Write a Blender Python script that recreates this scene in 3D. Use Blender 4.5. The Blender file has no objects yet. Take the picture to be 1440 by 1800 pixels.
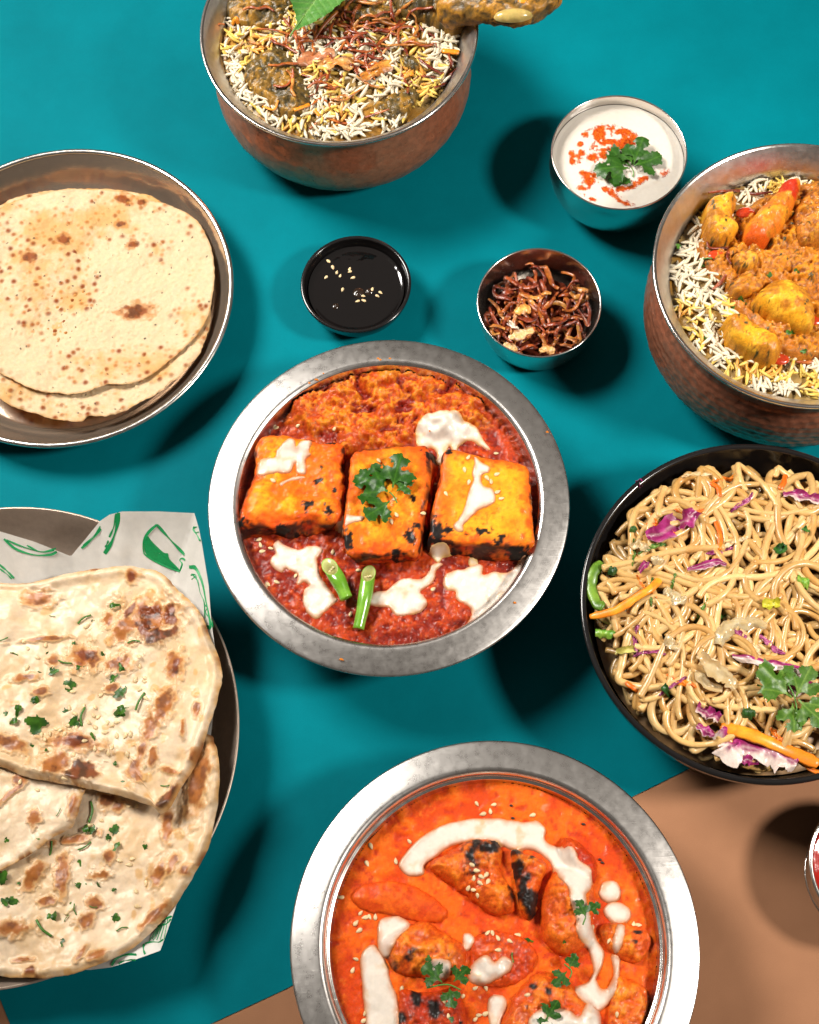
import bpy, math, random
import numpy as np
from mathutils import Vector, Matrix, Quaternion
from mathutils.bvhtree import BVHTree

# lengths in this script are centimetres; U turns them into metres
U = 0.01
scene = bpy.context.scene
COL = scene.collection
random.seed(7)
RNG = np.random.default_rng(7)

# ------------------------------------------------------------------ camera
CAM_H = 74.0
TILT, FOCAL, ROLL = math.radians(68.621), 2633.6, math.radians(2.959)     # focal length in photo pixels (1440 x 1800)
_R0 = np.array([1.0, 0, 0]); _FW = np.array([0, math.cos(TILT), -math.sin(TILT)]); _D0 = np.array([0, -math.sin(TILT), -math.cos(TILT)])
_RT = math.cos(ROLL) * _R0 + math.sin(ROLL) * _D0
_DN = -math.sin(ROLL) * _R0 + math.cos(ROLL) * _D0
cam_d = bpy.data.cameras.new('camera')
cam_d.sensor_fit = 'VERTICAL'; cam_d.sensor_height = 36.0; cam_d.lens = FOCAL / 1800 * 36.0
cam_d.clip_start = 0.05; cam_d.clip_end = 50
cam = bpy.data.objects.new('camera', cam_d); COL.objects.link(cam)
cam.matrix_world = Matrix((( _RT[0], -_DN[0], -_FW[0], 0), (_RT[1], -_DN[1], -_FW[1], 0), (_RT[2], -_DN[2], -_FW[2], CAM_H * U), (0, 0, 0, 1)))
scene.camera = cam

# ------------------------------------------------------------------ light: two flash heads in a dim studio
world = bpy.data.worlds.new('World'); scene.world = world; world.use_nodes = True
bg = world.node_tree.nodes['Background']; bg.inputs[0].default_value = (1.0, 0.88, 0.76, 1); bg.inputs[1].default_value = 0.10

def flash(name, loc, aim, power, size, cone, blend, color):
    d = bpy.data.lights.new(name, 'SPOT'); d.energy = power; d.shadow_soft_size = size * U
    d.spot_size = math.radians(cone); d.spot_blend = blend; d.color = color
    o = bpy.data.objects.new(name, d); COL.objects.link(o)
    o.location = Vector(loc) * U
    o.rotation_euler = (Vector(aim) - Vector(loc)).to_track_quat('-Z', 'Y').to_euler()
    return o
def softbox(name, loc, aim, power, w, h, color):
    d = bpy.data.lights.new(name, 'AREA'); d.shape = 'RECTANGLE'; d.size = w * U; d.size_y = h * U; d.energy = power; d.color = color
    o = bpy.data.objects.new(name, d); COL.objects.link(o); o.location = Vector(loc) * U
    o.rotation_euler = (Vector(aim) - Vector(loc)).to_track_quat('-Z', 'Y').to_euler()
    return o
softbox('softbox_back', (-92, 100, 128), (-15, 62, 0), 10.2, 58, 58, (1.0, 0.95, 0.88)).data.spread = math.radians(74)
softbox('ceiling_bounce', (0, 118, 190), (0, 60, 0), 1.9, 230, 170, (1.0, 0.93, 0.85))
flash('flash_head_side', (98, 2, 108), (22, 27, 0), 104, 11, 40, 1.0, (1.0, 0.94, 0.86))

scene.view_settings.view_transform = 'Standard'; scene.view_settings.look = 'None'
scene.view_settings.exposure = 0.0; scene.view_settings.gamma = 1.0; scene.view_settings.use_curve_mapping = False
scene.cycles.use_denoising = True
scene.cycles.max_bounces = 8; scene.cycles.diffuse_bounces = 3; scene.cycles.glossy_bounces = 4
scene.cycles.sample_clamp_indirect = 4.0
scene.cycles.caustics_reflective = False; scene.cycles.caustics_refractive = False

# ------------------------------------------------------------------ mapping between the photo and the table
def W(px, py, z=0.0):
    d = _FW + _RT * (px - 720) / FOCAL + _DN * (py - 900) / FOCAL
    t = (CAM_H - z) / -d[2]
    return np.array([d[0] * t, d[1] * t, z])
def crop(ox, oy, s):
    return lambda pts: [(ox + p[0] * s, oy + p[1] * s) for p in pts]

# ------------------------------------------------------------------ noise
def _hash(ix, iy, iz, seed):
    h = (ix.astype(np.uint32) * np.uint32(374761393) + iy.astype(np.uint32) * np.uint32(668265263)
         + iz.astype(np.uint32) * np.uint32(2147483647 - 58) + np.uint32(seed * 974711 + 12345))
    h = (h ^ (h >> np.uint32(13))) * np.uint32(1274126177)
    h = (h ^ (h >> np.uint32(16))) * np.uint32(2246822519)
    h = h ^ (h >> np.uint32(15))
    return h.astype(np.float64) / 4294967295.0
def vnoise(x, y, z=None, seed=0):
    x = np.asarray(x, float); y = np.asarray(y, float) + x * 0; z = x * 0 if z is None else np.asarray(z, float) + x * 0
    fx, fy, fz = np.floor(x), np.floor(y), np.floor(z)
    ix, iy, iz = fx.astype(np.int64), fy.astype(np.int64), fz.astype(np.int64)
    tx, ty, tz = x - fx, y - fy, z - fz
    sx, sy, sz = [t * t * t * (t * (t * 6 - 15) + 10) for t in (tx, ty, tz)]
    r = 0
    for a in (0, 1):
        for b in (0, 1):
            for c in (0, 1):
                w = (sx if a else 1 - sx) * (sy if b else 1 - sy) * (sz if c else 1 - sz)
                r = r + w * _hash(ix + a, iy + b, iz + c, seed)
    return r * 2 - 1
def fbm(x, y, z=None, o=4, seed=0, gain=0.5):
    a, f, r, n = 1.0, 1.0, 0, 0
    for i in range(o):
        r = r + a * vnoise(np.asarray(x) * f + 17.3 * i, np.asarray(y) * f - 9.1 * i, None if z is None else np.asarray(z) * f, seed + i)
        n += a; a *= gain; f *= 2.03
    return r / n * 1.4
def cells(x, y, seed=0):
    """distance to the nearest jittered cell point, and that cell's random number"""
    fx, fy = np.floor(x), np.floor(y); best = np.full(np.shape(x), 9.0); val = np.zeros(np.shape(x))
    for a in (-1, 0, 1):
        for b in (-1, 0, 1):
            ix, iy = (fx + a).astype(np.int64), (fy + b).astype(np.int64); z = ix * 0
            jx, jy = _hash(ix, iy, z, seed), _hash(ix, iy, z + 1, seed)
            d = np.hypot(fx + a + jx - x, fy + b + jy - y); m = d < best
            best = np.where(m, d, best); val = np.where(m, _hash(ix, iy, z + 2, seed), val)
    return best, val
def sst(a, b, x):
    t = np.clip((np.asarray(x, float) - a) / (b - a), 0, 1); return t * t * (3 - 2 * t)
def mixc(a, b, t):
    t = np.asarray(t)[..., None]; return np.asarray(a, float) * (1 - t) + np.asarray(b, float) * t

# ------------------------------------------------------------------ materials
def mat_new(name):
    m = bpy.data.materials.new(name); m.use_nodes = True
    return m, m.node_tree, m.node_tree.nodes['Principled BSDF']
def node(nt, t, **kw):
    n = nt.nodes.new(t)
    for k, v in kw.items():
        if k.startswith('i_'): n.inputs[k[2:].replace('_', ' ')].default_value = v
        else: setattr(n, k, v)
    return n
def food(name, src='Col', rough=0.4, spec=0.5, coat=0.0, coat_rough=0.08, sss=0.0, sss_col=(1, 0.4, 0.15), sss_scale=0.25,
         bump=(), var=(8, 0.15), trans=0.0, metal=0.0, rough_var=None, tl=0.0):
    """colour from the 'Col' attribute, the object's own colour, or an rgb; relief and small variation from noise"""
    m, nt, b = mat_new(name); L = nt.links
    tc = node(nt, 'ShaderNodeTexCoord')
    if src == 'Col': c = node(nt, 'ShaderNodeAttribute', attribute_name='Col').outputs['Color']
    elif src == 'obj': c = node(nt, 'ShaderNodeObjectInfo').outputs['Color']
    else:
        r = node(nt, 'ShaderNodeRGB'); r.outputs[0].default_value = (*src, 1); c = r.outputs[0]
    if var:
        n = node(nt, 'ShaderNodeTexNoise', i_Scale=var[0] * 100.0, i_Detail=4.0, i_Roughness=0.6); L.new(tc.outputs['Object'], n.inputs['Vector'])
        mr = node(nt, 'ShaderNodeMapRange'); mr.inputs[1].default_value = 0.3; mr.inputs[2].default_value = 0.7
        mr.inputs[3].default_value = 1 - var[1]; mr.inputs[4].default_value = 1 + var[1]; L.new(n.outputs['Fac'], mr.inputs[0])
        mx = node(nt, 'ShaderNodeMix', data_type='RGBA', blend_type='MULTIPLY'); mx.inputs[0].default_value = 1.0
        L.new(c, mx.inputs[6]); L.new(mr.outputs[0], mx.inputs[7]); c = mx.outputs[2]
    L.new(c, b.inputs['Base Color'])
    b.inputs['Roughness'].default_value = rough; b.inputs['Specular IOR Level'].default_value = spec; b.inputs['Metallic'].default_value = metal
    b.inputs['Coat Weight'].default_value = coat; b.inputs['Coat Roughness'].default_value = coat_rough
    if sss:
        b.inputs['Subsurface Weight'].default_value = sss; b.inputs['Subsurface Radius'].default_value = sss_col
        b.inputs['Subsurface Scale'].default_value = sss_scale * U
    if trans: b.inputs['Transmission Weight'].default_value = trans
    if rough_var:
        n = node(nt, 'ShaderNodeTexNoise', i_Scale=rough_var[0] * 100.0, i_Detail=3.0); L.new(tc.outputs['Object'], n.inputs['Vector'])
        mr = node(nt, 'ShaderNodeMapRange'); mr.inputs[1].default_value = 0.35; mr.inputs[2].default_value = 0.65
        mr.inputs[3].default_value = rough_var[1]; mr.inputs[4].default_value = rough_var[2]; L.new(n.outputs['Fac'], mr.inputs[0])
        L.new(mr.outputs[0], b.inputs['Roughness'])
    prev = None
    for sc, st, dist in bump:
        n = node(nt, 'ShaderNodeTexNoise', i_Scale=sc * 100.0, i_Detail=4.0, i_Roughness=0.6); L.new(tc.outputs['Object'], n.inputs['Vector'])
        bp = node(nt, 'ShaderNodeBump'); bp.inputs['Strength'].default_value = st; bp.inputs['Distance'].default_value = dist * U
        L.new(n.outputs['Fac'], bp.inputs['Height'])
        if prev: L.new(prev.outputs[0], bp.inputs['Normal'])
        prev = bp
    if prev:
        L.new(prev.outputs[0], b.inputs['Normal'])
        if coat: L.new(prev.outputs[0], b.inputs['Coat Normal'])
    if tl:
        out = nt.nodes['Material Output']; ts = node(nt, 'ShaderNodeBsdfTranslucent'); ms = node(nt, 'ShaderNodeMixShader'); ms.inputs[0].default_value = tl
        L.new(c, ts.inputs[0]); L.new(b.outputs[0], ms.inputs[1]); L.new(ts.outputs[0], ms.inputs[2]); L.new(ms.outputs[0], out.inputs[0])
    return m

def steel(name, color, r0, r1, scratch=0.0, grain=0.0, stain=0.0, aniso=0.0, brushed=0.0, metal=1.0):
    """brushed or polished metal: cloudy roughness, fine scratches, grain"""
    m, nt, b = mat_new(name); L = nt.links; tc = node(nt, 'ShaderNodeTexCoord')
    b.inputs['Metallic'].default_value = 1.0; b.inputs['Base Color'].default_value = (*color, 1)
    n = node(nt, 'ShaderNodeTexNoise', i_Scale=220.0, i_Detail=6.0, i_Roughness=0.65); L.new(tc.outputs['Object'], n.inputs['Vector'])
    mr = node(nt, 'ShaderNodeMapRange'); mr.inputs[1].default_value = 0.3; mr.inputs[2].default_value = 0.7
    mr.inputs[3].default_value = r0; mr.inputs[4].default_value = r1; L.new(n.outputs['Fac'], mr.inputs[0]); L.new(mr.outputs[0], b.inputs['Roughness'])
    if stain:
        n2 = node(nt, 'ShaderNodeTexNoise', i_Scale=260.0, i_Detail=8.0, i_Roughness=0.7); L.new(tc.outputs['Object'], n2.inputs['Vector'])
        cr = node(nt, 'ShaderNodeMapRange'); cr.inputs[1].default_value = 0.3; cr.inputs[2].default_value = 0.6
        cr.inputs[3].default_value = 1 - stain; cr.inputs[4].default_value = 1.0; L.new(n2.outputs['Fac'], cr.inputs[0])
        mx = node(nt, 'ShaderNodeMix', data_type='RGBA', blend_type='MULTIPLY'); mx.inputs[0].default_value = 1.0
        mx.inputs[6].default_value = (*color, 1); L.new(cr.outputs[0], mx.inputs[7]); L.new(mx.outputs[2], b.inputs['Base Color'])
    prev = None
    if grain:
        n3 = node(nt, 'ShaderNodeTexNoise', i_Scale=2200.0, i_Detail=2.0); L.new(tc.outputs['Object'], n3.inputs['Vector'])
        bp = node(nt, 'ShaderNodeBump'); bp.inputs['Strength'].default_value = grain; bp.inputs['Distance'].default_value = 0.0001
        L.new(n3.outputs['Fac'], bp.inputs['Height']); prev = bp
    if scratch:
        for k, rot in enumerate((0.3, 1.4, 2.4)):
            mp = node(nt, 'ShaderNodeMapping'); mp.inputs['Rotation'].default_value = (0, 0, rot); mp.inputs['Scale'].default_value = (60, 1400, 60)
            L.new(tc.outputs['Object'], mp.inputs['Vector'])
            n4 = node(nt, 'ShaderNodeTexNoise', i_Scale=1.0, i_Detail=2.0, i_Distortion=0.4); L.new(mp.outputs[0], n4.inputs['Vector'])
            mr4 = node(nt, 'ShaderNodeMapRange'); mr4.inputs[1].default_value = 0.62; mr4.inputs[2].default_value = 0.72; L.new(n4.outputs['Fac'], mr4.inputs[0])
            bp = node(nt, 'ShaderNodeBump'); bp.inputs['Strength'].default_value = scratch; bp.inputs['Distance'].default_value = 0.0002
            L.new(mr4.outputs[0], bp.inputs['Height'])
            if prev: L.new(prev.outputs[0], bp.inputs['Normal'])
            prev = bp
    if prev: L.new(prev.outputs[0], b.inputs['Normal'])
    if brushed:                                            # fine rings turned into the metal round the vessel's axis
        sx = node(nt, 'ShaderNodeSeparateXYZ'); L.new(tc.outputs['Object'], sx.inputs[0]); cb = node(nt, 'ShaderNodeCombineXYZ'); L.new(sx.outputs[0], cb.inputs[0]); L.new(sx.outputs[1], cb.inputs[1])
        ln = node(nt, 'ShaderNodeVectorMath', operation='LENGTH'); L.new(cb.outputs[0], ln.inputs[0])
        c2 = node(nt, 'ShaderNodeCombineXYZ'); L.new(ln.outputs['Value'], c2.inputs[0]); ms = node(nt, 'ShaderNodeVectorMath', operation='SCALE'); ms.inputs['Scale'].default_value = 1500.0; L.new(c2.outputs[0], ms.inputs[0])
        n5 = node(nt, 'ShaderNodeTexNoise', i_Scale=1.0, i_Detail=3.0); L.new(ms.outputs[0], n5.inputs['Vector'])
        bp = node(nt, 'ShaderNodeBump'); bp.inputs['Strength'].default_value = brushed; bp.inputs['Distance'].default_value = 0.0002; L.new(n5.outputs['Fac'], bp.inputs['Height'])
        if prev: L.new(prev.outputs[0], bp.inputs['Normal'])
        L.new(bp.outputs[0], b.inputs['Normal'])
    b.inputs['Metallic'].default_value = metal
    if aniso: b.inputs['Anisotropic'].default_value = aniso
    return m

# ------------------------------------------------------------------ objects and meshes
REG = {}                                    # dish -> [(vertices, faces)] that things can be dropped on
def props(o, label=None, cat=None, group=None, kind=None):
    if label: o['label'] = label
    if cat: o['category'] = cat
    if group: o['group'] = group
    if kind: o['kind'] = kind
    return o
def thing(name, label, cat, loc, group=None):
    o = bpy.data.objects.new(name, None); COL.objects.link(o); o.location = Vector([float(v) for v in loc]) * U
    o.empty_display_size = 0.02
    return props(o, label, cat, group)
def build_mesh(name, V, F, mat, col=None, smooth=True):
    me = bpy.data.meshes.new(name); V = np.asarray(V, float) * U
    if isinstance(F, np.ndarray):
        k = F.shape[1]; me.vertices.add(len(V)); me.vertices.foreach_set('co', V.ravel())
        me.loops.add(F.size); me.loops.foreach_set('vertex_index', F.astype(np.int32).ravel())
        me.polygons.add(len(F)); me.polygons.foreach_set('loop_start', np.arange(0, F.size, k, dtype=np.int32))
        me.update(calc_edges=True); me.validate()
    else:
        me.from_pydata([tuple(v) for v in V], [], [tuple(int(i) for i in f) for f in F]); me.update()
    if smooth: me.polygons.foreach_set('use_smooth', np.ones(len(me.polygons), bool))
    if col is not None:
        col = np.asarray(col, float)
        if col.ndim == 1: col = np.tile(col, (len(V), 1))
        a = me.color_attributes.new('Col', 'FLOAT_COLOR', 'POINT')
        a.data.foreach_set('color', np.c_[np.clip(col, 0, 1), np.ones(len(V))].astype(np.float32).ravel())
    if mat: me.materials.append(mat)
    return me
def mobj(name, V, F, mat, parent=None, col=None, smooth=True, reg=None, **kw):
    """one mesh object; its vertices are given where they stand on the table, its origin goes to its own base (or its parent's)"""
    V = np.asarray(V, float)
    if reg: REG.setdefault(reg, []).append((V, F))
    if parent is not None: o0 = np.array(parent.location) / U
    else: o0 = np.array([(V[:, 0].min() + V[:, 0].max()) / 2, (V[:, 1].min() + V[:, 1].max()) / 2, V[:, 2].min()])
    o = bpy.data.objects.new(name, build_mesh(name, V - o0, F, mat, col, smooth)); COL.objects.link(o)
    if parent is not None: o.parent = parent
    else: o.location = Vector(o0) * U
    return props(o, **kw)
def bvh_of(*keys):
    vs, fs, n = [], [], 0
    for k in keys:
        for V, F in REG.get(k, []):
            vs.append(V); fs += [tuple(int(i) + n for i in f) for f in (F.tolist() if isinstance(F, np.ndarray) else F)]; n += len(V)
    return BVHTree.FromPolygons(np.concatenate(vs).tolist(), fs)
def look(bvh, px, py, z0=4.0):
    """where the line of sight through a photo point meets a surface"""
    d = Vector(_FW + _RT * (px - 720) / FOCAL + _DN * (py - 900) / FOCAL).normalized()
    h = bvh.ray_cast(Vector((0, 0, CAM_H)), d)
    if h[0] is None: return Vector(W(px, py, z0)), Vector((0, 0, 1))
    n = h[1] if h[1].z > 0 else -h[1]
    return h[0], n
def drop(bvh, X, Y, default):
    Z = np.empty(X.size)
    dn = Vector((0, 0, -1)); f = bvh.ray_cast
    for i, (x, y) in enumerate(zip(X.ravel().tolist(), Y.ravel().tolist())):
        h = f(Vector((x, y, 30.0)), dn)[0]; Z[i] = default if h is None else h[2]
    return Z.reshape(X.shape)
def blur(Z, n):
    for _ in range(n):
        P = np.pad(Z, 1, mode='edge')
        Z = (P[1:-1, 1:-1] * 4 + P[:-2, 1:-1] * 2 + P[2:, 1:-1] * 2 + P[1:-1, :-2] * 2 + P[1:-1, 2:] * 2 + P[:-2, :-2] + P[:-2, 2:] + P[2:, :-2] + P[2:, 2:]) / 16
    return Z
def gridF(nu, nv, wrap_u=False):
    i = np.arange(nu if wrap_u else nu - 1)[:, None]; j = np.arange(nv - 1)[None, :]; i2 = (i + 1) % nu
    return np.stack([i * nv + j + 0 * i, i2 * nv + j, i2 * nv + j + 1, i * nv + j + 1 + 0 * i], -1).reshape(-1, 4)
def lathe(prof, c, n=128, fine=True):
    p = np.array(prof, float)
    if fine: p = curve_pts(p, 6)
    a = np.linspace(0, 2 * np.pi, n, endpoint=False)
    V = np.stack([c[0] + p[None, :, 0] * np.cos(a)[:, None], c[1] + p[None, :, 0] * np.sin(a)[:, None], c[2] + p[None, :, 1] + 0 * a[:, None]], -1)
    return V.reshape(-1, 3), gridF(n, len(p), True)
def curve_pts(P, k=8, closed=False):
    """Catmull-Rom through the points"""
    P = np.asarray(P, float); n = len(P)
    if closed: Q = np.vstack([P[-1], P, P[0], P[1]]); m = n
    else: Q = np.vstack([2 * P[0] - P[1], P, 2 * P[-1] - P[-2]]); m = n - 1
    t = np.linspace(0, 1, k, endpoint=False)[:, None]; out = []
    for i in range(m):
        a, b, c, d = Q[i], Q[i + 1], Q[i + 2], Q[i + 3]
        out.append(0.5 * (2 * b + (c - a) * t + (2 * a - 5 * b + 4 * c - d) * t ** 2 + (3 * b - a - 3 * c + d) * t ** 3))
    if not closed: out.append(P[-1:])
    return np.vstack(out)
def tube(P, rad, n=8, flat=1.0, up=None, cap=True):
    """round or flattened strand along points P; rad a number or one per point"""
    P = np.asarray(P, float); m = len(P); rad = np.broadcast_to(np.asarray(rad, float), (m,))
    T = np.gradient(P, axis=0); T /= np.linalg.norm(T, axis=1)[:, None] + 1e-9
    ref = np.array([0, 0, 1.0]) if up is None else np.asarray(up, float)
    S = np.cross(T, ref); bad = np.linalg.norm(S, axis=1) < 1e-3; S[bad] = np.cross(T[bad], [1.0, 0.3, 0])
    S /= np.linalg.norm(S, axis=1)[:, None]; N = np.cross(S, T)
    a = np.linspace(0, 2 * np.pi, n, endpoint=False)
    V = P[:, None] + (S[:, None] * np.cos(a)[None, :, None] + N[:, None] * np.sin(a)[None, :, None] * flat) * rad[:, None, None]
    V = V.reshape(-1, 3); i = np.arange(m - 1)[:, None]; j = np.arange(n)[None, :]; j2 = (j + 1) % n
    F = np.stack([i * n + j, i * n + j2, (i + 1) * n + j2, (i + 1) * n + j], -1).reshape(-1, 4)
    if cap:
        V = np.vstack([V, P[:1] - T[:1] * rad[0] * 0.25, P[-1:] + T[-1:] * rad[-1] * 0.25]); a0, a1 = m * n, m * n + 1
        F = F.tolist() + [(a0, (q + 1) % n, q) for q in range(n)] + [(a1, (m - 1) * n + q, (m - 1) * n + (q + 1) % n) for q in range(n)]
    return V, F
def joined(parts):
    vs, fs, cs, n = [], [], [], 0
    for V, F, c in parts:
        vs.append(V); fs += [tuple(i + n for i in f) for f in (F.tolist() if isinstance(F, np.ndarray) else F)]; n += len(V)
        c = np.asarray(c, float); cs.append(np.tile(c, (len(V), 1)) if c.ndim == 1 else c)
    return np.concatenate(vs), fs, np.concatenate(cs)
def sdf(poly, X, Y):
    """distance to the outline, positive inside"""
    P = np.asarray(poly, float); Q = np.roll(P, -1, 0); D = np.full(X.shape, 1e9); ins = np.zeros(X.shape, bool)
    for (ax, ay), (bx, by) in zip(P[:, :2], Q[:, :2]):
        ex, ey = bx - ax, by - ay; l2 = ex * ex + ey * ey + 1e-12
        t = np.clip(((X - ax) * ex + (Y - ay) * ey) / l2, 0, 1)
        D = np.minimum(D, np.hypot(X - ax - t * ex, Y - ay - t * ey))
        c = (ay > Y) != (by > Y)
        ins ^= c & (X < (bx - ax) * (Y - ay) / (by - ay + 1e-12) + ax)
    return np.where(ins, D, -D)
def poly_w(px, z, smooth=4):
    P = np.array([W(x, y, z)[:2] for x, y in px])
    return curve_pts(P, smooth, True) if smooth > 1 else P
def field(poly, res, margin):
    lo, hi = poly.min(0) - margin, poly.max(0) + margin
    x = np.arange(lo[0], hi[0] + res, res); y = np.arange(lo[1], hi[1] + res, res)
    return np.meshgrid(x, y, indexing='ij')
def patch(name, X, Y, Z, keep, col, mat, reg=None, parent=None, bottom=None, **kw):
    """height field over a grid, cut to the kept vertices"""
    nu, nv = X.shape; F = gridF(nu, nv); k = keep.ravel(); F = F[k[F].all(1)]
    used = np.unique(F); idx = np.full(nu * nv, -1); idx[used] = np.arange(len(used))
    V = np.stack([X.ravel(), Y.ravel(), Z.ravel()], -1)[used]; F = idx[F]
    c = None if col is None else col.reshape(-1, 3)[used]
    return mobj(name, V, F, mat, parent=parent, col=c, reg=reg, **kw)

# ================================================================== the setting: two sheets of coloured paper
def paper_mat(name, c, c2, rough):
    m = food(name, c, rough=rough, spec=0.03, bump=((0.12, 0.25, 0.5), (1.5, 0.06, 0.05), (25, 0.12, 0.02)), var=(28, 0.10))
    nt = m.node_tree; b = nt.nodes['Principled BSDF']; src = b.inputs['Base Color'].links[0].from_socket        # faint blotches and lint in the sheet
    tc = node(nt, 'ShaderNodeTexCoord'); n = node(nt, 'ShaderNodeTexNoise', i_Scale=9.0, i_Detail=9.0, i_Roughness=0.62); nt.links.new(tc.outputs['Object'], n.inputs['Vector'])
    mr = node(nt, 'ShaderNodeMapRange'); mr.inputs[1].default_value = 0.3; mr.inputs[2].default_value = 0.7; mr.inputs[3].default_value = 0.84; mr.inputs[4].default_value = 1.14; nt.links.new(n.outputs['Fac'], mr.inputs[0])
    mx = node(nt, 'ShaderNodeMix', data_type='RGBA', blend_type='MULTIPLY'); mx.inputs[0].default_value = 1.0; nt.links.new(src, mx.inputs[6]); nt.links.new(mr.outputs[0], mx.inputs[7]); nt.links.new(mx.outputs[2], b.inputs['Base Color'])
    return m
M_TEAL = paper_mat('teal_paper', (0.0001, 0.150, 0.184), None, 0.62)
M_BROWN = paper_mat('brown_paper', (0.32, 0.155, 0.083), None, 0.75)
V = [(-150, -90, -0.04), (150, -90, -0.04), (150, 190, -0.04), (-150, 190, -0.04)]
mobj('brown_paper_surface', V, [(0, 1, 2, 3)], M_BROWN, smooth=False, kind='structure')
edge = [(-18.29, 0.5), (-10.57, 3.73), (-6.93, 5.16), (10.27, 13.34), (13.13, 14.54), (24, 19.1), (75, 41), (75, 170), (-105, 170), (-58, 87), (-20.54, 5.37)]
n = len(edge)
V = [(x, y, 0.0) for x, y in edge] + [(x, y, -0.03) for x, y in edge]
mobj('teal_paper_surface', V, [tuple(range(n))] + [(i, i + n, (i + 1) % n + n, (i + 1) % n) for i in range(n)], M_TEAL, smooth=False, kind='structure')

# ================================================================== vessels
M_BRUSH = steel('brushed_steel', (0.66, 0.63, 0.60), 0.25, 0.34, scratch=0.05, grain=0.04, stain=0.05, brushed=0.10)
M_POLISH = steel('polished_steel', (0.76, 0.72, 0.68), 0.16, 0.24, scratch=0.03)
M_SATIN = steel('satin_steel', (0.70, 0.66, 0.62), 0.18, 0.28, scratch=0.05)
M_TRAY = steel('tray_steel', (0.50, 0.39, 0.31), 0.34, 0.44, scratch=0.06, stain=0.15, metal=0.65)  # brown base colour paints in the naans' reflection on the tray walls
M_PLATE = steel('plate_steel', (0.66, 0.52, 0.40), 0.12, 0.20, scratch=0.03, metal=0.86)  # warm base colour paints the papads' reflection into the plate's inner wall
M_LINING = steel('dull_steel', (0.66, 0.63, 0.61), 0.30, 0.42, scratch=0.06, stain=0.15)
M_COPPER = steel('copper', (0.60, 0.195, 0.095), 0.26, 0.38, stain=0.4)
M_COPPER2 = steel('dark_copper', (0.40, 0.145, 0.080), 0.26, 0.38, stain=0.45)
for _m in (M_COPPER, M_COPPER2): _m.node_tree.nodes['Principled BSDF'].inputs['Metallic'].default_value = 0.5
M_BLACK = food('black_glaze', (0.008, 0.007, 0.007), rough=0.16, spec=0.55, var=None, bump=((60, 0.02, 0.01),))

UNIT = dict(A=(-.0147, .4006, .1301), B=(.0403, .0911, .1318), C=(.1799, .6875, .0536), D=(.1062, .5568, .0472), E=(-.0319, .581, .0423),
            F=(.2398, .3072, .1244), G=(-.2552, .587, .1302), H=(-.0373, .8213, .1149), I=(.3098, .5717, .1156))
def ring(k, h):
    x, y, r = UNIT[k]; s = CAM_H - h; return (x * s, y * s, 0.0), r * s

def serving_bowl(k, label, step):
    h = 4.72; c, R = ring(k, h)
    t = thing('serving_bowl', label, 'bowl', c, 'wide-rimmed steel serving bowls')
    # broad flange that falls away outwards, rolled edge
    fl = [(R - 1.50, h + 0.22), (R - 1.38, h + 0.30), (R - 1.2, h + 0.31), (R - 0.6, h + 0.20), (R - 0.14, h + 0.10), (R - 0.03, h + 0.05), (R, h - 0.02), (R - 0.04, h - 0.10), (R - 0.16, h - 0.12)]
    mobj('rim', *lathe(fl, c, 192), M_BRUSH, t)
    r = R - 1.50
    if step:
        wl = [(r, h + 0.22), (r - 0.07, h + 0.10), (r - 0.10, h - 0.1), (r - 0.13, h - 0.18), (r - 0.24, h - 0.22), (r - 0.28, h - 0.3), (r - 0.34, h - 0.7), (r - 0.8, 2.4), (r - 2.2, 0.7), (r - 4, 0.3), (0.01, 0.28)]
    else:
        wl = [(r, h + 0.22), (r - 0.06, h + 0.14), (r - 0.12, h - 0.1), (r - 0.22, h - 0.5), (r - 0.7, 2.4), (r - 2.2, 0.7), (r - 4, 0.3), (0.01, 0.28)]
    mobj('inner_wall', *lathe(wl, c, 192), M_SATIN, t, reg=k + 'wall')
    ow = [(R - 0.16, h - 0.12), (r + 0.1, h - 0.18), (r + 0.02, h - 0.5), (r - 0.5, 2.3), (r - 2.0, 0.5), (r - 2.8, 0.05), (r - 3.0, 0.0), (0.01, 0.02)]
    mobj('outer_wall', *lathe(ow, c, 128), M_SATIN, t)
    return c, R
cA, RA = serving_bowl('A', 'brushed steel bowl with a broad flat rim holding three charred paneer blocks', False)
cB, RB = serving_bowl('B', 'brushed steel bowl with a broad flat rim holding the smooth orange chicken curry', True)

def cup(k, h, name, label, prof_o, prof_i, mat_o, mat_i, group=None, lip=0.05, mat_lip=None):
    c, R = ring(k, h); t = thing(name, label, 'bowl', c, group)
    mobj('outer_wall', *lathe([(R * a, h * b) for a, b in prof_o], c, 128), mat_o, t)
    mobj('inner_wall', *lathe([(R * a, h * b) for a, b in prof_i], c, 128), mat_i, t, reg=k + 'wall')
    r0, z0 = R * prof_o[0][0], h * prof_o[0][1]; r1 = R * prof_i[0][0]; w = (r0 - r1) / 2
    a = np.linspace(0, np.pi, 9); mobj('rim', *lathe([((r0 + r1) / 2 + w * math.cos(q), z0 + lip * math.sin(q)) for q in a], c, 128, False), mat_lip or mat_o, t)
    return c, R
cC, RC = cup('C', 4.0, 'small_bowl', 'round steel cup filled with white yoghurt raita',
    [(1.0, .985), (1.0, .9), (1.005, .72), (.98, .5), (.9, .28), (.74, .1), (.55, .01), (.5, 0), (.01, .01)],
    [(.975, .985), (.975, .9), (.98, .72), (.955, .5), (.87, .3), (.7, .14), (.5, .06), (.01, .05)], M_POLISH, M_SATIN, 'small steel cups', mat_lip=M_POLISH)
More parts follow.
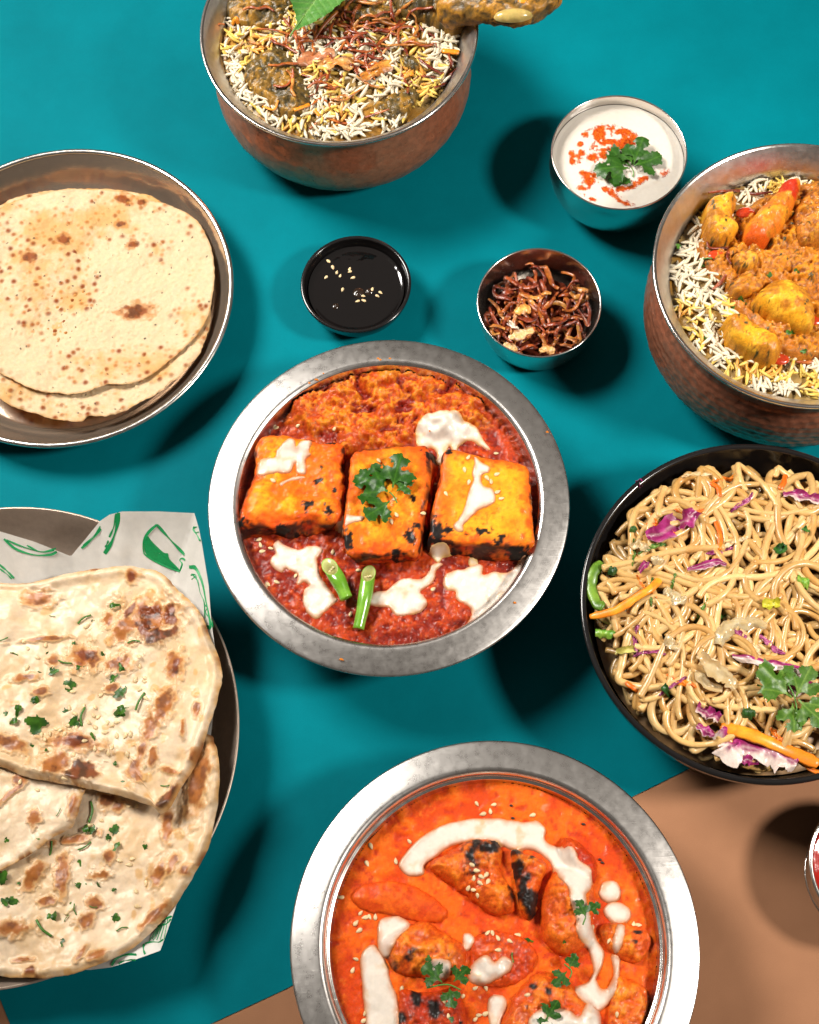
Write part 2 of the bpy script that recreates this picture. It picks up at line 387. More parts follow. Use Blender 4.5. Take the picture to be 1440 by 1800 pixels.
cD, RD = cup('D', 3.0, 'small_bowl', 'little steel cup filled with brown fried onion shreds',
    [(1.0, .98), (.985, .8), (.95, .55), (.9, .3), (.83, .12), (.72, .02), (.6, 0), (.01, .01)],
    [(.97, .98), (.955, .8), (.92, .55), (.87, .32), (.78, .15), (.6, .08), (.01, .07)], M_SATIN, M_SATIN, 'small steel cups', mat_lip=M_POLISH)
cE, RE = cup('E', 2.0, 'sauce_dish', 'small glossy black dish of dark soy sauce',
    [(1.0, .96), (.98, .8), (.9, .45), (.76, .15), (.6, .01), (.5, 0), (.01, .01)],
    [(.93, .96), (.91, .8), (.84, .5), (.7, .25), (.5, .14), (.01, .12)], M_BLACK, M_BLACK, lip=0.07)
cF, RF = cup('F', 5.4, 'noodle_bowl', 'large black glossy bowl heaped with stir-fried noodles',
    [(1.0, .985), (.985, .85), (.93, .55), (.8, .22), (.6, .03), (.45, 0), (.01, .01)],
    [(.965, .985), (.95, .85), (.895, .58), (.76, .28), (.55, .12), (.01, .08)], M_BLACK, M_BLACK, lip=0.10)
# ketchup ramekin at the picture's edge, with a beaded rim
cK = (21.05, 8.95, 0.0); RK = 3.42; hK = 3.0
t = thing('ramekin', 'small steel ramekin of red ketchup on brown paper, cut off by the picture edge', 'bowl', cK)
mobj('outer_wall', *lathe([(RK - .1, hK - .1), (RK - .2, hK * .8), (RK - .35, hK * .4), (RK - .6, .1), (RK - .7, 0), (.01, .01)], cK), M_POLISH, t)
mobj('inner_wall', *lathe([(RK - .22, hK - .02), (RK - .3, hK * .8), (RK - .45, hK * .4), (RK - .7, .2), (.01, .1)], cK), M_POLISH, t)
a = np.linspace(-0.9, np.pi, 12)
mobj('rim', *lathe([(RK - .1 + .11 * math.cos(q), hK + .1 * math.sin(q)) for q in a] + [(RK - .22, hK - .02)], cK, 128, False), M_POLISH, t)

# copper handis: hammered copper body, steel lining, rolled steel lip
def handi(k, h, label, mat, bulge, dim):
    c, R = ring(k, h); t = thing('copper_pot', label, 'pot', c, 'copper biryani pots')
    prof = curve_pts(np.array([(R * .945, h * .93), (R * .91, h * .84), (R * .915, h * .76), (R * (bulge - .015), h * .62), (R * bulge, h * .46), (R * (bulge - .03), h * .28), (R * .82, h * .1), (R * .7, h * .01), (R * .6, 0)]), 14)
    n = 420; a = np.linspace(0, 2 * np.pi, n, endpoint=False); arc = np.r_[0, np.cumsum(np.hypot(*np.diff(prof, axis=0).T))]
    A, S = np.meshgrid(a, arc, indexing='ij'); rr = prof[None, :, 0] + 0 * A; zz = prof[None, :, 1] + 0 * A
    row = np.floor(S / dim[1]); u = A * R / dim[0] + 0.5 * (row % 2) + 0.25 * vnoise(row, row * 0, seed=3)
    du = (u - np.floor(u) - .5) * 2; dv = (S / dim[1] - row - .5) * 2
    jit = _hash(np.floor(u).astype(np.int64), row.astype(np.int64), row.astype(np.int64) * 0, 5)
    fade = sst(.9, 1.6, S)
    rr = rr - dim[2] * (0.5 + jit) * np.clip(1 - (du ** 2 + dv ** 2) * .6, 0, 1) * fade + .02 * fbm(A * 9, S * 1.3, seed=8) * fade
    V = np.stack([c[0] + rr * np.cos(A), c[1] + rr * np.sin(A), zz], -1).reshape(-1, 3)
    mobj('copper_body', V, gridF(n, len(prof), True), mat, t)
    lip = [(R * .93, h * .92), (R * .975, h * .95), (R * .995, h * .975), (R, h * .988), (R * .995, h), (R * .985, h * 1.003), (R * .972, h * .996)]
    mobj('rim', *lathe(lip, c, 192), M_POLISH, t)
    li = [(R * .972, h * .996), (R * .945, h * .962), (R * .90, h * .90), (R * .868, h * .84), (R * .862, h * .76), (R * .92, h * .5), (R * .8, h * .12), (R * .5, h * .05), (.01, h * .05)]
    mobj('steel_lining', *lathe(li, c, 192), M_LINING, t, reg=k + 'wall')
    return c, R
cH, RH = handi('H', 7.0, 'copper pot of biryani with a mint leaf and a drumstick over its rim', M_COPPER, .955, (1.1, 1.3, .035))
cI, RI = handi('I', 7.6, 'dark hammered copper pot of biryani topped with yellow masala pieces', M_COPPER2, .985, (.62, .42, .05))

# steel plates
def plate(k, c, R, h, label, mat, wall_r, floor_z, lipw, group):
    t = thing('steel_plate', label, 'plate', c, group)
    a = np.linspace(-1.2, np.pi, 12)
    mobj('rim', *lathe([(R - lipw + lipw * math.cos(q), h - lipw * .8 + lipw * .8 * math.sin(q)) for q in a], c, 192, False), mat, t)
    r = R - 2 * lipw
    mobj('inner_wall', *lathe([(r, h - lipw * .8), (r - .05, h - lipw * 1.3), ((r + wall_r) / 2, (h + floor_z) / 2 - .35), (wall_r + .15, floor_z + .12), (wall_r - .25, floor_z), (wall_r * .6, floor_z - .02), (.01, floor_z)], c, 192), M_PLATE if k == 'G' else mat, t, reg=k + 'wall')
    mobj('underside', *lathe([(R - lipw * 1.2, h - lipw * 1.7), (r - .0, h - lipw * 2), ((r + wall_r) / 2 + .15, (h + floor_z) / 2 - .45), (wall_r, .03), (wall_r * .7, 0), (.01, .01)], c, 128), mat, t)
h = 2.2; cG, RG = ring('G', h)
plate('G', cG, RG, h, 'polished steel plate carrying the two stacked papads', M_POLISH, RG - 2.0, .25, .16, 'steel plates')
cN, RN, hN = (-20.757, 17.472, 0.0), 11.95, 2.5
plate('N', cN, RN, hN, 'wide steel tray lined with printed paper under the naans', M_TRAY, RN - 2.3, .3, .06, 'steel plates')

# ================================================================== shared small things
M_GRAVY = food('masala_gravy', rough=0.5, spec=0.22, coat=0.20, coat_rough=0.05, sss=0.10, sss_scale=0.2, bump=((12, 0.25, 0.05), (34, 0.22, 0.02)), var=(10, 0.28))
M_SMOOTH = food('smooth_gravy', rough=0.55, spec=0.18, coat=0.14, coat_rough=0.05, sss=0.2, sss_scale=0.25, bump=((9, 0.18, 0.05), (30, 0.3, 0.02)), var=(9, 0.14))
M_MEAT = food('charred_pieces', rough=0.5, spec=0.25, coat=0.22, coat_rough=0.06, sss=0.15, sss_scale=0.25, bump=((10, 0.3, 0.05), (30, 0.3, 0.02)), var=(9, 0.24))
M_PANEER = food('paneer', rough=0.55, spec=0.15, coat=0.10, coat_rough=0.12, sss=0.25, sss_col=(1, .5, .15), sss_scale=0.35, bump=((7, 0.15, 0.04), (30, 0.2, 0.015)), var=(5, 0.16))
M_CREAM = food('cream', rough=0.36, spec=0.35, coat=0.12, sss=0.12, sss_col=(1, .75, .5), sss_scale=0.12, bump=((6, 0.10, 0.04),), var=(6, 0.04))
M_SEED = food('sesame', 'obj', rough=0.42, spec=0.5, sss=0.2, sss_col=(1, .7, .4), sss_scale=0.08, var=None)
M_HERB = food('coriander', rough=0.38, spec=0.45, bump=((20, 0.3, 0.03),), var=(12, 0.25), tl=0.12)
M_CHILLI = food('green_chilli', rough=0.22, spec=0.5, coat=0.4, sss=0.1, sss_col=(.5, 1, .1), sss_scale=0.2, var=(10, 0.08))

def seed_mesh():
    n, m = 9, 8; V = []
    for i in range(n + 1):
        t = i / n; x = -0.16 + 0.32 * t; w = 0.095 * math.sin(math.pi * min(1, t ** 0.72)) ** 0.75 if 0 < i < n else 0.003
        for j in range(m):
            a = 2 * math.pi * j / m; V.append((x, w * math.cos(a), 0.055 * w / 0.095 * math.sin(a)))
    F = [(i * m + j, i * m + (j + 1) % m, (i + 1) * m + (j + 1) % m, (i + 1) * m + j) for i in range(n) for j in range(m)]
    F += [tuple(range(m))[::-1], tuple(n * m + j for j in range(m))]
    return build_mesh('sesame_seed', V, F, M_SEED)
SEED = seed_mesh()
def place(name, me, p, nrm, spin, scale=1.0, color=None, lift=0.0, tilt=0.0, sc3=None, **kw):
    o = bpy.data.objects.new(name, me); COL.objects.link(o)
    n = Vector(nrm).lerp(Vector((0, 0, 1)), 0.35).normalized()
    q = Vector((0, 0, 1)).rotation_difference(n) @ Quaternion((0, 0, 1), spin) @ Quaternion((1, 0, 0), tilt)
    s = Vector((scale, scale, scale)) if sc3 is None else Vector(sc3) * scale
    o.matrix_world = Matrix.LocRotScale((Vector(p) + n * lift) * U, q, s)
    if color is not None: o.color = (*color, 1)
    return props(o, **kw)
def seeds(pts, bvh, label, group, z0=4.2, scale=1.0):
    for px, py in pts:
        p, n = look(bvh, px, py, z0); k = random.uniform(.85, 1.1)
        place('sesame_seed', SEED, p, n, random.uniform(0, 6.28), scale * random.uniform(.85, 1.1), (.68 * k, .52 * k, .29 * k), 0.03, random.uniform(-.25, .25), label=label, cat='sesame seed', group=group)

def leaf_flat(outline, stem_dir, res=0.05, curl=0.12, seed=0, vein=True):
    """a leaf blade: outline in its own plane, domed and creased a little; returns V, F, colours"""
    P = np.asarray(outline, float); X, Y = field(P, res, res * 2); d = sdf(P, X, Y)
    keep = d > -res * .55
    gx, gy = X.copy(), Y.copy()
    # pull the border vertices on to the outline so the edge stays clean
    e = res * .5; m = keep & (d < 0)
    dx = (sdf(P, X + e, Y) - sdf(P, X - e, Y)) / (2 * e); dy = (sdf(P, X, Y + e) - sdf(P, X, Y - e)) / (2 * e)
    gx[m] -= (dx * d)[m]; gy[m] -= (dy * d)[m]
    Z = curl * fbm(X * .9 + seed * 7, Y * .9, o=2, seed=seed) + .05 * np.clip(1 - d / .2, 0, 1) * fbm(X * 3, Y * 3, seed=seed + 1)
    F = gridF(*X.shape); k = keep.ravel(); F = F[k[F].all(1)]; used = np.unique(F); idx = np.full(X.size, -1); idx[used] = np.arange(len(used))
    V = np.stack([gx.ravel(), gy.ravel(), Z.ravel()], -1)[used]
    return V, idx[F], X.ravel()[used], Y.ravel()[used], d.ravel()[used]
def coriander_outline(r, seed, lobes=3):
    """three-lobed leaflet with rounded teeth, base at the origin, pointing along +x"""
    rg = random.Random(seed)
    half = [(.0, .025), (.16, .06), (.24, .20), (.20, .36), (.28, .40), (.30, .50), (.40, .50), (.44, .58), (.52, .50), (.60, .50), (.59, .38), (.62, .28), (.56, .17), (.52, .12), (.64, .15), (.70, .26), (.79, .25), (.83, .32), (.90, .23), (.99, .20), (.98, .09), (1.03, .0)]
    j = lambda p, s: (p[0] * r * (1 + rg.uniform(-.07, .07)), s * p[1] * r * (1 + rg.uniform(-.14, .14)))
    pts = [j(p, 1) for p in half] + [j(p, -1) for p in half[-2::-1]]
    return curve_pts(np.array(pts), 3, True)
def sprig_mesh(name, leaflets, stem, seed, dark=(.018, .080, .006), light=(.065, .19, .016)):
    """leaflets: (x, y, angle, size, lift); stem: polyline"""
    parts = []
    for i, (x, y, a, s, lift) in enumerate(leaflets):
        V, F, X, Y, d = leaf_flat(coriander_outline(s, seed * 10 + i), None, res=max(.03, s * .035), curl=.13 * s, seed=seed + i)
        ca, sa = math.cos(a), math.sin(a); z = V[:, 2] + lift + .12 * s * np.clip(X / s, 0, 1.4)
        v = np.stack([x + V[:, 0] * ca - V[:, 1] * sa, y + V[:, 0] * sa + V[:, 1] * ca, z], -1)
        ve = (np.exp(-(Y / (.02 * s + .006)) ** 2) + np.exp(-((np.abs(Y) - .75 * (X - .12 * s)) / (.02 * s + .006)) ** 2)) * .55 + .25 * np.clip(fbm(X * 5, Y * 5, seed=seed + i), 0, 1)
        parts.append((v, F, mixc(dark, light, np.clip(ve, 0, 1))))
    if stem is not None:
        P = curve_pts(np.array(stem), 5); V, F = tube(P, .035, 6); parts.append((V, F, (.10, .26, .045)))
    V, F, C = joined(parts); return build_mesh(name, V, F, M_HERB, C)
def chopped_mesh(seed):
    rg = random.Random(seed); k = rg.choice((0, 1, 2))
    if k == 2:
        P = curve_pts(np.array([(-.3, 0, .02), (0, rg.uniform(-.1, .1), .06), (.3, rg.uniform(-.1, .1), .02)]), 5); V, F = tube(P, .035, 6)
        return build_mesh('chopped_coriander', V, F, M_HERB, (.07, .20, .03))
    out = coriander_outline(rg.uniform(.32, .5), seed)
    V, F, X, Y, d = leaf_flat(out, None, res=.04, curl=.12, seed=seed)
    if k: V[:, 1] *= .45; V[:, 2] += .1 * np.sin(X * 9)
    return build_mesh('chopped_coriander', V, F, M_HERB, mixc((.018, .072, .006), (.06, .17, .015), np.clip(.5 + fbm(X * 6, Y * 6, seed=seed), 0, 1)))
CHOP = [chopped_mesh(s) for s in range(9)]
def herbs(pts, bvh, label, group, z0=4.2):
    for i, q in enumerate(pts):
        p, n = look(bvh, q[0], q[1], z0); s = q[2] if len(q) > 2 else 1.0
        place('chopped_coriander', CHOP[(i * 5 + int(q[0])) % len(CHOP)], p, n, random.uniform(0, 6.28), 1.3 * s * random.uniform(.85, 1.15), None, .04, random.uniform(-.3, .3), label=label, cat='coriander', group=group)

def cream(px, zref, bvh, label, T=.13, w=.16, group=None, blurs=3, name='cream_splash', res=.055, tint=(.50, .15, .015)):
    P = poly_w(px, zref, 5); X, Y = field(P, res, .25)
    P = P + .03 * np.stack([fbm(P[:, 0] * 4, P[:, 1] * 4, seed=1), fbm(P[:, 0] * 4, P[:, 1] * 4, seed=2)], -1)
    d = sdf(P, X, Y); B = blur(drop(bvh, X, Y, zref), blurs)
    top = B + T * np.sqrt(np.clip(d / w, 0, 1) * (2 - np.clip(d / w, 0, 1))) + .02 * fbm(X * 2, Y * 2, seed=4) * np.clip(d / .2, 0, 1)
    Z = np.where(d > 0, top, B + d * 1.6 - .02)
    C = mixc((.69, .615, .53), tint, np.clip(1 - d / (.30 + .16 * fbm(X * 3, Y * 3, seed=6)), 0, 1) ** 1.5 * .9)
    C = mixc(C, (.58, .34, .12), sst(.3, .9, fbm(X * 1.6, Y * 1.6, seed=9)) * .55)
    return patch(name, X, Y, Z, d > -.12, C, M_CREAM, label=label, cat='cream', group=group)

def lump(name, px, zref, hgt, bvh, colf, mat, reg, label, cat, group=None, res=.06, w=.6, rough=.08, fq=2.2, p=.5, seed=0, sink=.5, tilt=(0, 0), chunky=0.0):
    """a solid piece standing out of what it lies in: traced outline, rounded shoulder, uneven skin"""
    P = poly_w(px, zref, 4); X, Y = field(P, res, .3); d = sdf(P, X, Y) + .05 * fbm(X * 3, Y * 3, seed=seed + 20)
    base = drop(bvh, X, Y, zref) if bvh else np.full(X.shape, zref)
    b0 = np.median(base[d > 0]) if (d > 0).any() else zref
    c = P.mean(0); t = np.clip(d / (max(d.max(), .1) * min(1.0, w * 1.45)), 0, 1); dome = (1 - (1 - t) ** 2) ** p
    f = fbm(X * fq, Y * fq, seed=seed, o=5); g = fbm(X * fq * 3, Y * fq * 3, seed=seed + 3, o=4)
    Z = b0 - sink * (1 - sst(0, .12, t)) + hgt * dome + rough * (f + .5 * g) * sst(0, .3, t) + (X - c[0]) * tilt[0] + (Y - c[1]) * tilt[1]
    if chunky:
        cd, cv = cells(X * fq * .9 + f * .3, Y * fq * .9, seed); Z = Z + chunky * (cv - cd) * sst(.1, .4, t)
    Z = np.where(d < 0, b0 - sink + d * 2, Z)
    return patch(name, X, Y, Z, d > -.12, colf(X, Y, d, t, f, g), mat, reg=reg, label=label, cat=cat, group=group)

# ================================================================== paneer in tomato gravy
a5 = crop(350, 590, .4583); a3 = crop(360, 890, .2292); a4 = crop(680, 890, .2292); a1 = crop(360, 590, .2292); a2 = crop(680, 590, .2292)
aP1 = crop(420, 690, .2083); aP3 = crop(680, 690, .2083)
lv = 4.22; r = 7.42; res = .065
x = np.arange(cA[0] - r, cA[0] + r, res); y = np.arange(cA[1] - r, cA[1] + r, res); X, Y = np.meshgrid(x, y, indexing='ij')
heap = poly_w([(505, 690), (560, 650), (640, 632), (740, 634), (800, 650), (850, 700), (870, 745), (800, 770), (740, 775), (690, 800), (600, 800), (540, 770), (500, 735)], 4.5)
hd = sdf(heap, X, Y); hm = sst(-.3, .9, hd + .3 * fbm(X * 1.5, Y * 1.5, seed=31))
f1, f2, f3 = fbm(X * 1.1, Y * 1.1, seed=30), fbm(X * 3.5, Y * 3.5, seed=33, o=5), fbm(X * 8, Y * 8, seed=36, o=3)
cd, cv = cells(X * 2.2 + f1 * .4, Y * 2.2, 4)
rdg = 1 - np.abs(fbm(X * 1.3 + 5, Y * 1.9, seed=41)) * 2
Z = lv + .07 * f1 + .075 * f2 + .03 * f3 + .06 * (cv - .5) * (1 - cd) + hm * (.40 + .38 * fbm(X * .95 + .5 * f1, Y * 1.3, seed=43, o=3) + .07 * f2 + .035 * f3 + .10 * (cv - .5) + .10 * rdg)
Z -= .10 * sst(6.6, 7.3, np.hypot(X - cA[0], Y - cA[1]))
C = mixc((.21, .011, .001), (.40, .036, .003), sst(-.5, .6, f1 + .7 * f2)); C = mixc(C, (.13, .006, .002), sst(.25, .8, -f2 - .3 * f3 + .1) * .8)
C = mixc(C, (.50, .08, .006), sst(.35, .9, f2 + .5 * f3) * .6)
C = mixc(C, mixc((.44, .055, .004), (.66, .21, .012), sst(-.4, .7, f2 + .6 * f3)), hm * .9); C = mixc(C, (.20, .010, .002), hm * sst(.15, .6, -fbm(X * .95 + .5 * f1, Y * 1.3, seed=43, o=3) - .2 * f2))
patch('tomato_gravy', X, Y, Z, np.hypot(X - cA[0], Y - cA[1]) < r - .05, C, M_GRAVY, reg='A', label='chunky red tomato gravy with an orange masala heap around the paneer', cat='curry')

def block(name, quad_top, ztop, depth, shift, colf, mat, label, reg, r=.22, seed=0, nx=64, nz=22, rough=.05, group=None, zt=(0, 0, 0, 0)):
    """a block with rounded edges; quad_top: photo points TL TR BR BL of the upper face"""
    q = [W(px, py, ztop + dz) for (px, py), dz in zip(quad_top, zt)]
    def faces():
        u = np.linspace(-1, 1, nx); w = np.linspace(-1, 1, nz); out = []
        A, B = np.meshgrid(u, u, indexing='ij'); out.append((np.stack([A, B, A * 0 + 1], -1), nx, nx))
        for s in (-1, 1):
            A, B = np.meshgrid(u, w, indexing='ij'); out.append((np.stack([A, A * 0 + s, B], -1), nx, nz)); out.append((np.stack([A * 0 + s, A, B], -1), nx, nz))
        return out
    vs, fs, n = [], [], 0
    for G, a, b in faces():
        vs.append(G.reshape(-1, 3)); fs.append(gridF(a, b) + n); n += a * b
    Pp = np.concatenate(vs); F = np.concatenate(fs)
    rr = np.array([r, r, r * 1.5]); qc = np.clip(Pp, -(1 - rr), 1 - rr); dd = (Pp - qc) / rr; L = np.linalg.norm(dd, axis=1)[:, None]
    Q = qc + dd / np.maximum(L, 1e-9) * np.where(L > 1e-6, 1, 0) * rr
    u, v, w = (Q[:, 0] + 1) / 2, (Q[:, 1] + 1) / 2, (Q[:, 2] + 1) / 2            # u along x, v up the picture
    TL, TR, BR, BL = [np.asarray(k) for k in q]
    top = (BL * ((1 - u) * (1 - v))[:, None] + BR * (u * (1 - v))[:, None] + TL * ((1 - u) * v)[:, None] + TR * (u * v)[:, None])
    V = top + (1 - w)[:, None] * np.array([shift[0], shift[1], -depth])
    V = V + np.stack([.16 * fbm(V[:, 0] * .45, V[:, 1] * .45, V[:, 2] * .45, seed=seed + 30, o=2), .16 * fbm(V[:, 0] * .45, V[:, 1] * .45, V[:, 2] * .45, seed=seed + 35, o=2), .10 * fbm(V[:, 0] * .4, V[:, 1] * .4, seed=seed + 40, o=2)], -1) * (rough / .05)
    N = dd / np.maximum(L, 1e-9); N = np.where(L > 1e-6, N, 0)
    f = fbm(V[:, 0] * 1.2, V[:, 1] * 1.2, V[:, 2] * 1.2, seed=seed); g = fbm(V[:, 0] * 4, V[:, 1] * 4, V[:, 2] * 4, seed=seed + 5, o=4)
    V = V + N * (rough * 1.8 * f + rough * .38 * g)[:, None] + np.array([0, 0, 1]) * (rough * .2 * g * (Pp[:, 2] > .99))[:, None]
    return mobj(name, V, F, mat, col=colf(V, Q, f, g), reg=reg, label=label, cat='paneer', group=group)
def spots(V, lst, z=5.2, sd=0, nf=3.0, na=.55):
    """strength of dark marks at traced photo points (px, py, rx, ry, turn)"""
    m = np.zeros(len(V)); nz = fbm(V[:, 0] * nf, V[:, 1] * nf, seed=sd + 50) * na
    for s in lst:
        c = W(s[0], s[1], z); k = (CAM_H - z) / math.sin(TILT) / FOCAL; rx, ry = s[2] * k, s[3] * k; a = s[4] if len(s) > 4 else 0
        dx, dy = V[:, 0] - c[0], V[:, 1] - c[1]; u, v = dx * math.cos(a) + dy * math.sin(a), -dx * math.sin(a) + dy * math.cos(a)
        m = np.maximum(m, sst(1.3, .75, np.hypot(u / rx, v / ry) + nz))
    return m
def paneer_col(yellow, marks, sd):
    def fn(V, Q, f, g):
        e = np.maximum(np.abs(Q[:, 0]), np.abs(Q[:, 1])); top = Q[:, 2] > .6
        C = mixc((.72, .135, .005), (.82, .33, .012), sst(-.6 + yellow, .4 + yellow * .3, f + .5 * g))
        C = mixc(C, (.56, .055, .005), sst(.66, 1.0, e + .16 * g) * .8)
        C = mixc(C, (.52, .055, .005), sst(.2, .8, g - .25 * f) * .65)
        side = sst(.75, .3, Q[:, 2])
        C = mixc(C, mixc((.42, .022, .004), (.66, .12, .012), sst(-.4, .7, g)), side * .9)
        ch = sst(.56, .88, .42 * fbm(V[:, 0] * 2.2, V[:, 1] * 2.2, V[:, 2] * 2.2, seed=sd + 9) + .72 * sst(.86, 1.0, e))
        m = np.clip(spots(V, marks, sd=sd, nf=5.5, na=.95) + ch * .9, 0, 1)
        return mixc(C, (.010, .007, .006), m)
    return fn
block('paneer_block', [(458, 762), (607, 766), (602, 918), (416, 920)], 5.35, 1.5, (.1, -.35), paneer_col(.2, aP1([(720, 390, 90, 32, -.35), (310, 330, 90, 22, .2), (670, 745, 38, 32, .4), (580, 960, 42, 48), (810, 830, 22, 18), (760, 1020, 30, 70), (340, 1140, 55, 28), (500, 1180, 36, 42), (20, 1090, 40, 30), (690, 640, 14, 22)]) and
      [(a, b, c * .2083, d * .2083, *e) for (a, b), (c, d, *e) in zip(aP1([(720, 390), (310, 330), (670, 745), (580, 960), (810, 830), (760, 1020), (340, 1140), (500, 1180), (20, 1090), (690, 640)]), [(90, 32, -.35), (90, 22, .2), (38, 32, .4), (42, 48), (22, 18), (30, 70), (55, 28), (36, 42), (40, 30), (14, 22)])], 1),
      M_PANEER, 'rough charred paneer block with cream across its top, nearest the bright side of the rim', 'A', seed=1, r=.26, rough=.085, group='grilled paneer blocks')
block('paneer_block', [(616, 786), (756, 782), (737, 976), (598, 976)], 5.55, 1.6, (.55, .05), paneer_col(.12, [(754, 800, 10, 9), (722, 945, 7, 16), (610, 955, 10, 14), (727, 880, 5, 5), (735, 925, 5, 5), (700, 972, 8, 5)], 2),
      M_PANEER, 'narrow paneer block topped with a sprig of coriander, middle of three', 'A', seed=2, r=.2, rough=.06, group='grilled paneer blocks', zt=(0.1, -.1, -.1, .1))
block('paneer_block', [(779, 784), (931, 812), (943, 962), (749, 949)], 5.6, 1.5, (-.18, -.42), paneer_col(-.55, [(848, 938, 13, 8), (879, 952, 9, 8), (784, 938, 28, 6, -.08), (768, 940, 12, 24), (798, 974, 32, 10, -.2), (855, 982, 20, 7, .1), (915, 972, 16, 8), (752, 955, 8, 20), (788, 798, 6, 5)], 3),
      M_PANEER, 'brightest yellow square paneer block with a charred lower edge', 'A', seed=3, r=.18, rough=.045, group='grilled paneer blocks')
bA = bvh_of('A')
for i, q in enumerate(a1([(1330, 180), (910, 295), (855, 342), (800, 365), (1345, 190), (1420, 180)]) + [(905, 1060), (600, 1160), (962, 760)]):
    p = W(*q, 5.0); V, F = tube(np.array([[-.09, 0, 0], [-.03, .03, .02], [.05, .01, .02], [.1, -.03, 0]]) * random.uniform(.7, 1.6) + p, [.02, .06, .05, .02], 8, .5); mobj('gravy_splash', V, F, M_GRAVY, col=(.55, .16, .01), label='orange gravy splash on the rim of the paneer bowl', cat='splash', group='gravy splashes on the paneer bowl rim')
cream(a3([(560, 255), (610, 290), (690, 320), (730, 330), (800, 300), (880, 300), (905, 330), (880, 380), (860, 400), (870, 450), (880, 520), (920, 580), (1000, 690), (1020, 720), (940, 790), (860, 860), (790, 820), (750, 720), (760, 640), (800, 605), (760, 580), (720, 605), (700, 590), (715, 520), (650, 490), (620, 470), (590, 500), (540, 480), (500, 430), (510, 390), (540, 350), (520, 300)]), 4.3, bA, 'ragged cream splash under the cut green chillies', T=.10)
cream(a4([(-60, 640), (0, 640), (80, 570), (170, 545), (240, 560), (290, 540), (320, 500), (340, 450), (400, 430), (435, 440), (380, 490), (370, 550), (330, 600), (260, 650), (290, 690), (310, 740), (280, 790), (180, 830), (80, 840), (40, 800), (10, 770), (-90, 760), (-140, 740), (-120, 670)]), 4.3, bA, 'round cream pool with a tail beside the standing green chilli', T=.11)
cream(a4([(1060, 395), (1000, 440), (960, 480), (900, 505), (830, 495), (740, 520), (735, 450), (660, 440), (590, 475), (510, 490), (440, 530), (430, 590), (460, 640), (520, 650), (530, 710), (600, 750), (640, 780), (650, 830), (630, 885), (760, 845), (870, 770), (960, 680), (1030, 580), (1070, 480)]), 4.3, bA, 'largest cream pool running to the rim below the yellow paneer', T=.10)
cream(a2([(270, 640), (330, 610), (430, 590), (540, 610), (600, 670), (690, 700), (750, 790), (800, 860), (740, 840), (640, 790), (560, 830), (540, 880), (510, 870), (480, 830), (440, 940), (420, 970), (380, 960), (390, 900), (350, 850), (240, 840), (220, 760), (230, 700)]), 4.5, bA, 'cream streaked with orange masala above the yellow paneer', T=.12, tint=(.55, .24, .03))
cream(a1([(460, 735), (400, 770), (350, 850), (330, 920), (370, 930), (400, 840), (440, 790)]), 4.4, bA, 'thin cream drop between the rough paneer and the wall', T=.10, w=.12)
cream(a1([(650, 780), (690, 800), (700, 850), (740, 800), (800, 780), (825, 800), (800, 880), (815, 900), (770, 940), (780, 1000), (760, 1050), (700, 1030), (690, 960), (660, 1020), (620, 1040), (520, 1050), (440, 1070), (390, 1040), (440, 940), (530, 930), (550, 870), (600, 820)]), 5.4, bA, 'branching cream splash on the rough charred paneer', T=.10)
cream(a1([(700, 1060), (770, 1075), (640, 1110), (590, 1148), (578, 1118)]), 5.4, bA, 'short cream streak under the branching splash on the rough paneer', T=.06, w=.1)
cream(a3([(1010, 90), (1060, 60), (1120, 85), (1220, 95), (1210, 130), (1140, 150), (1090, 180), (1050, 175), (1010, 140)]), 5.2, bA, 'small cream dab on the lower corner of the narrow paneer', T=.08, w=.12)
cream(aP3([(740, 530), (800, 580), (870, 620), (860, 670), (800, 700), (810, 780), (880, 800), (910, 850), (920, 910), (850, 960), (760, 1000), (700, 1060), (650, 1110), (650, 1160), (600, 1170), (560, 1120), (610, 1060), (650, 980), (680, 880), (700, 810), (730, 740), (720, 680), (740, 600)]), 5.65, bA, 'long cream drip down the top of the yellow paneer', T=.09)
cream(aP3([(360, 1305), (480, 1285), (540, 1330), (480, 1350), (440, 1400), (400, 1380)]), 4.9, bA, 'cream drip on the charred lower edge of the yellow paneer', T=.07, w=.1, tint=(.56, .32, .06))
cream(aP3([(700, 1380), (750, 1390), (775, 1430), (720, 1450), (690, 1420)]), 4.6, bA, 'tiny cream drop hanging from the yellow paneer', T=.07, w=.1, tint=(.56, .32, .06))
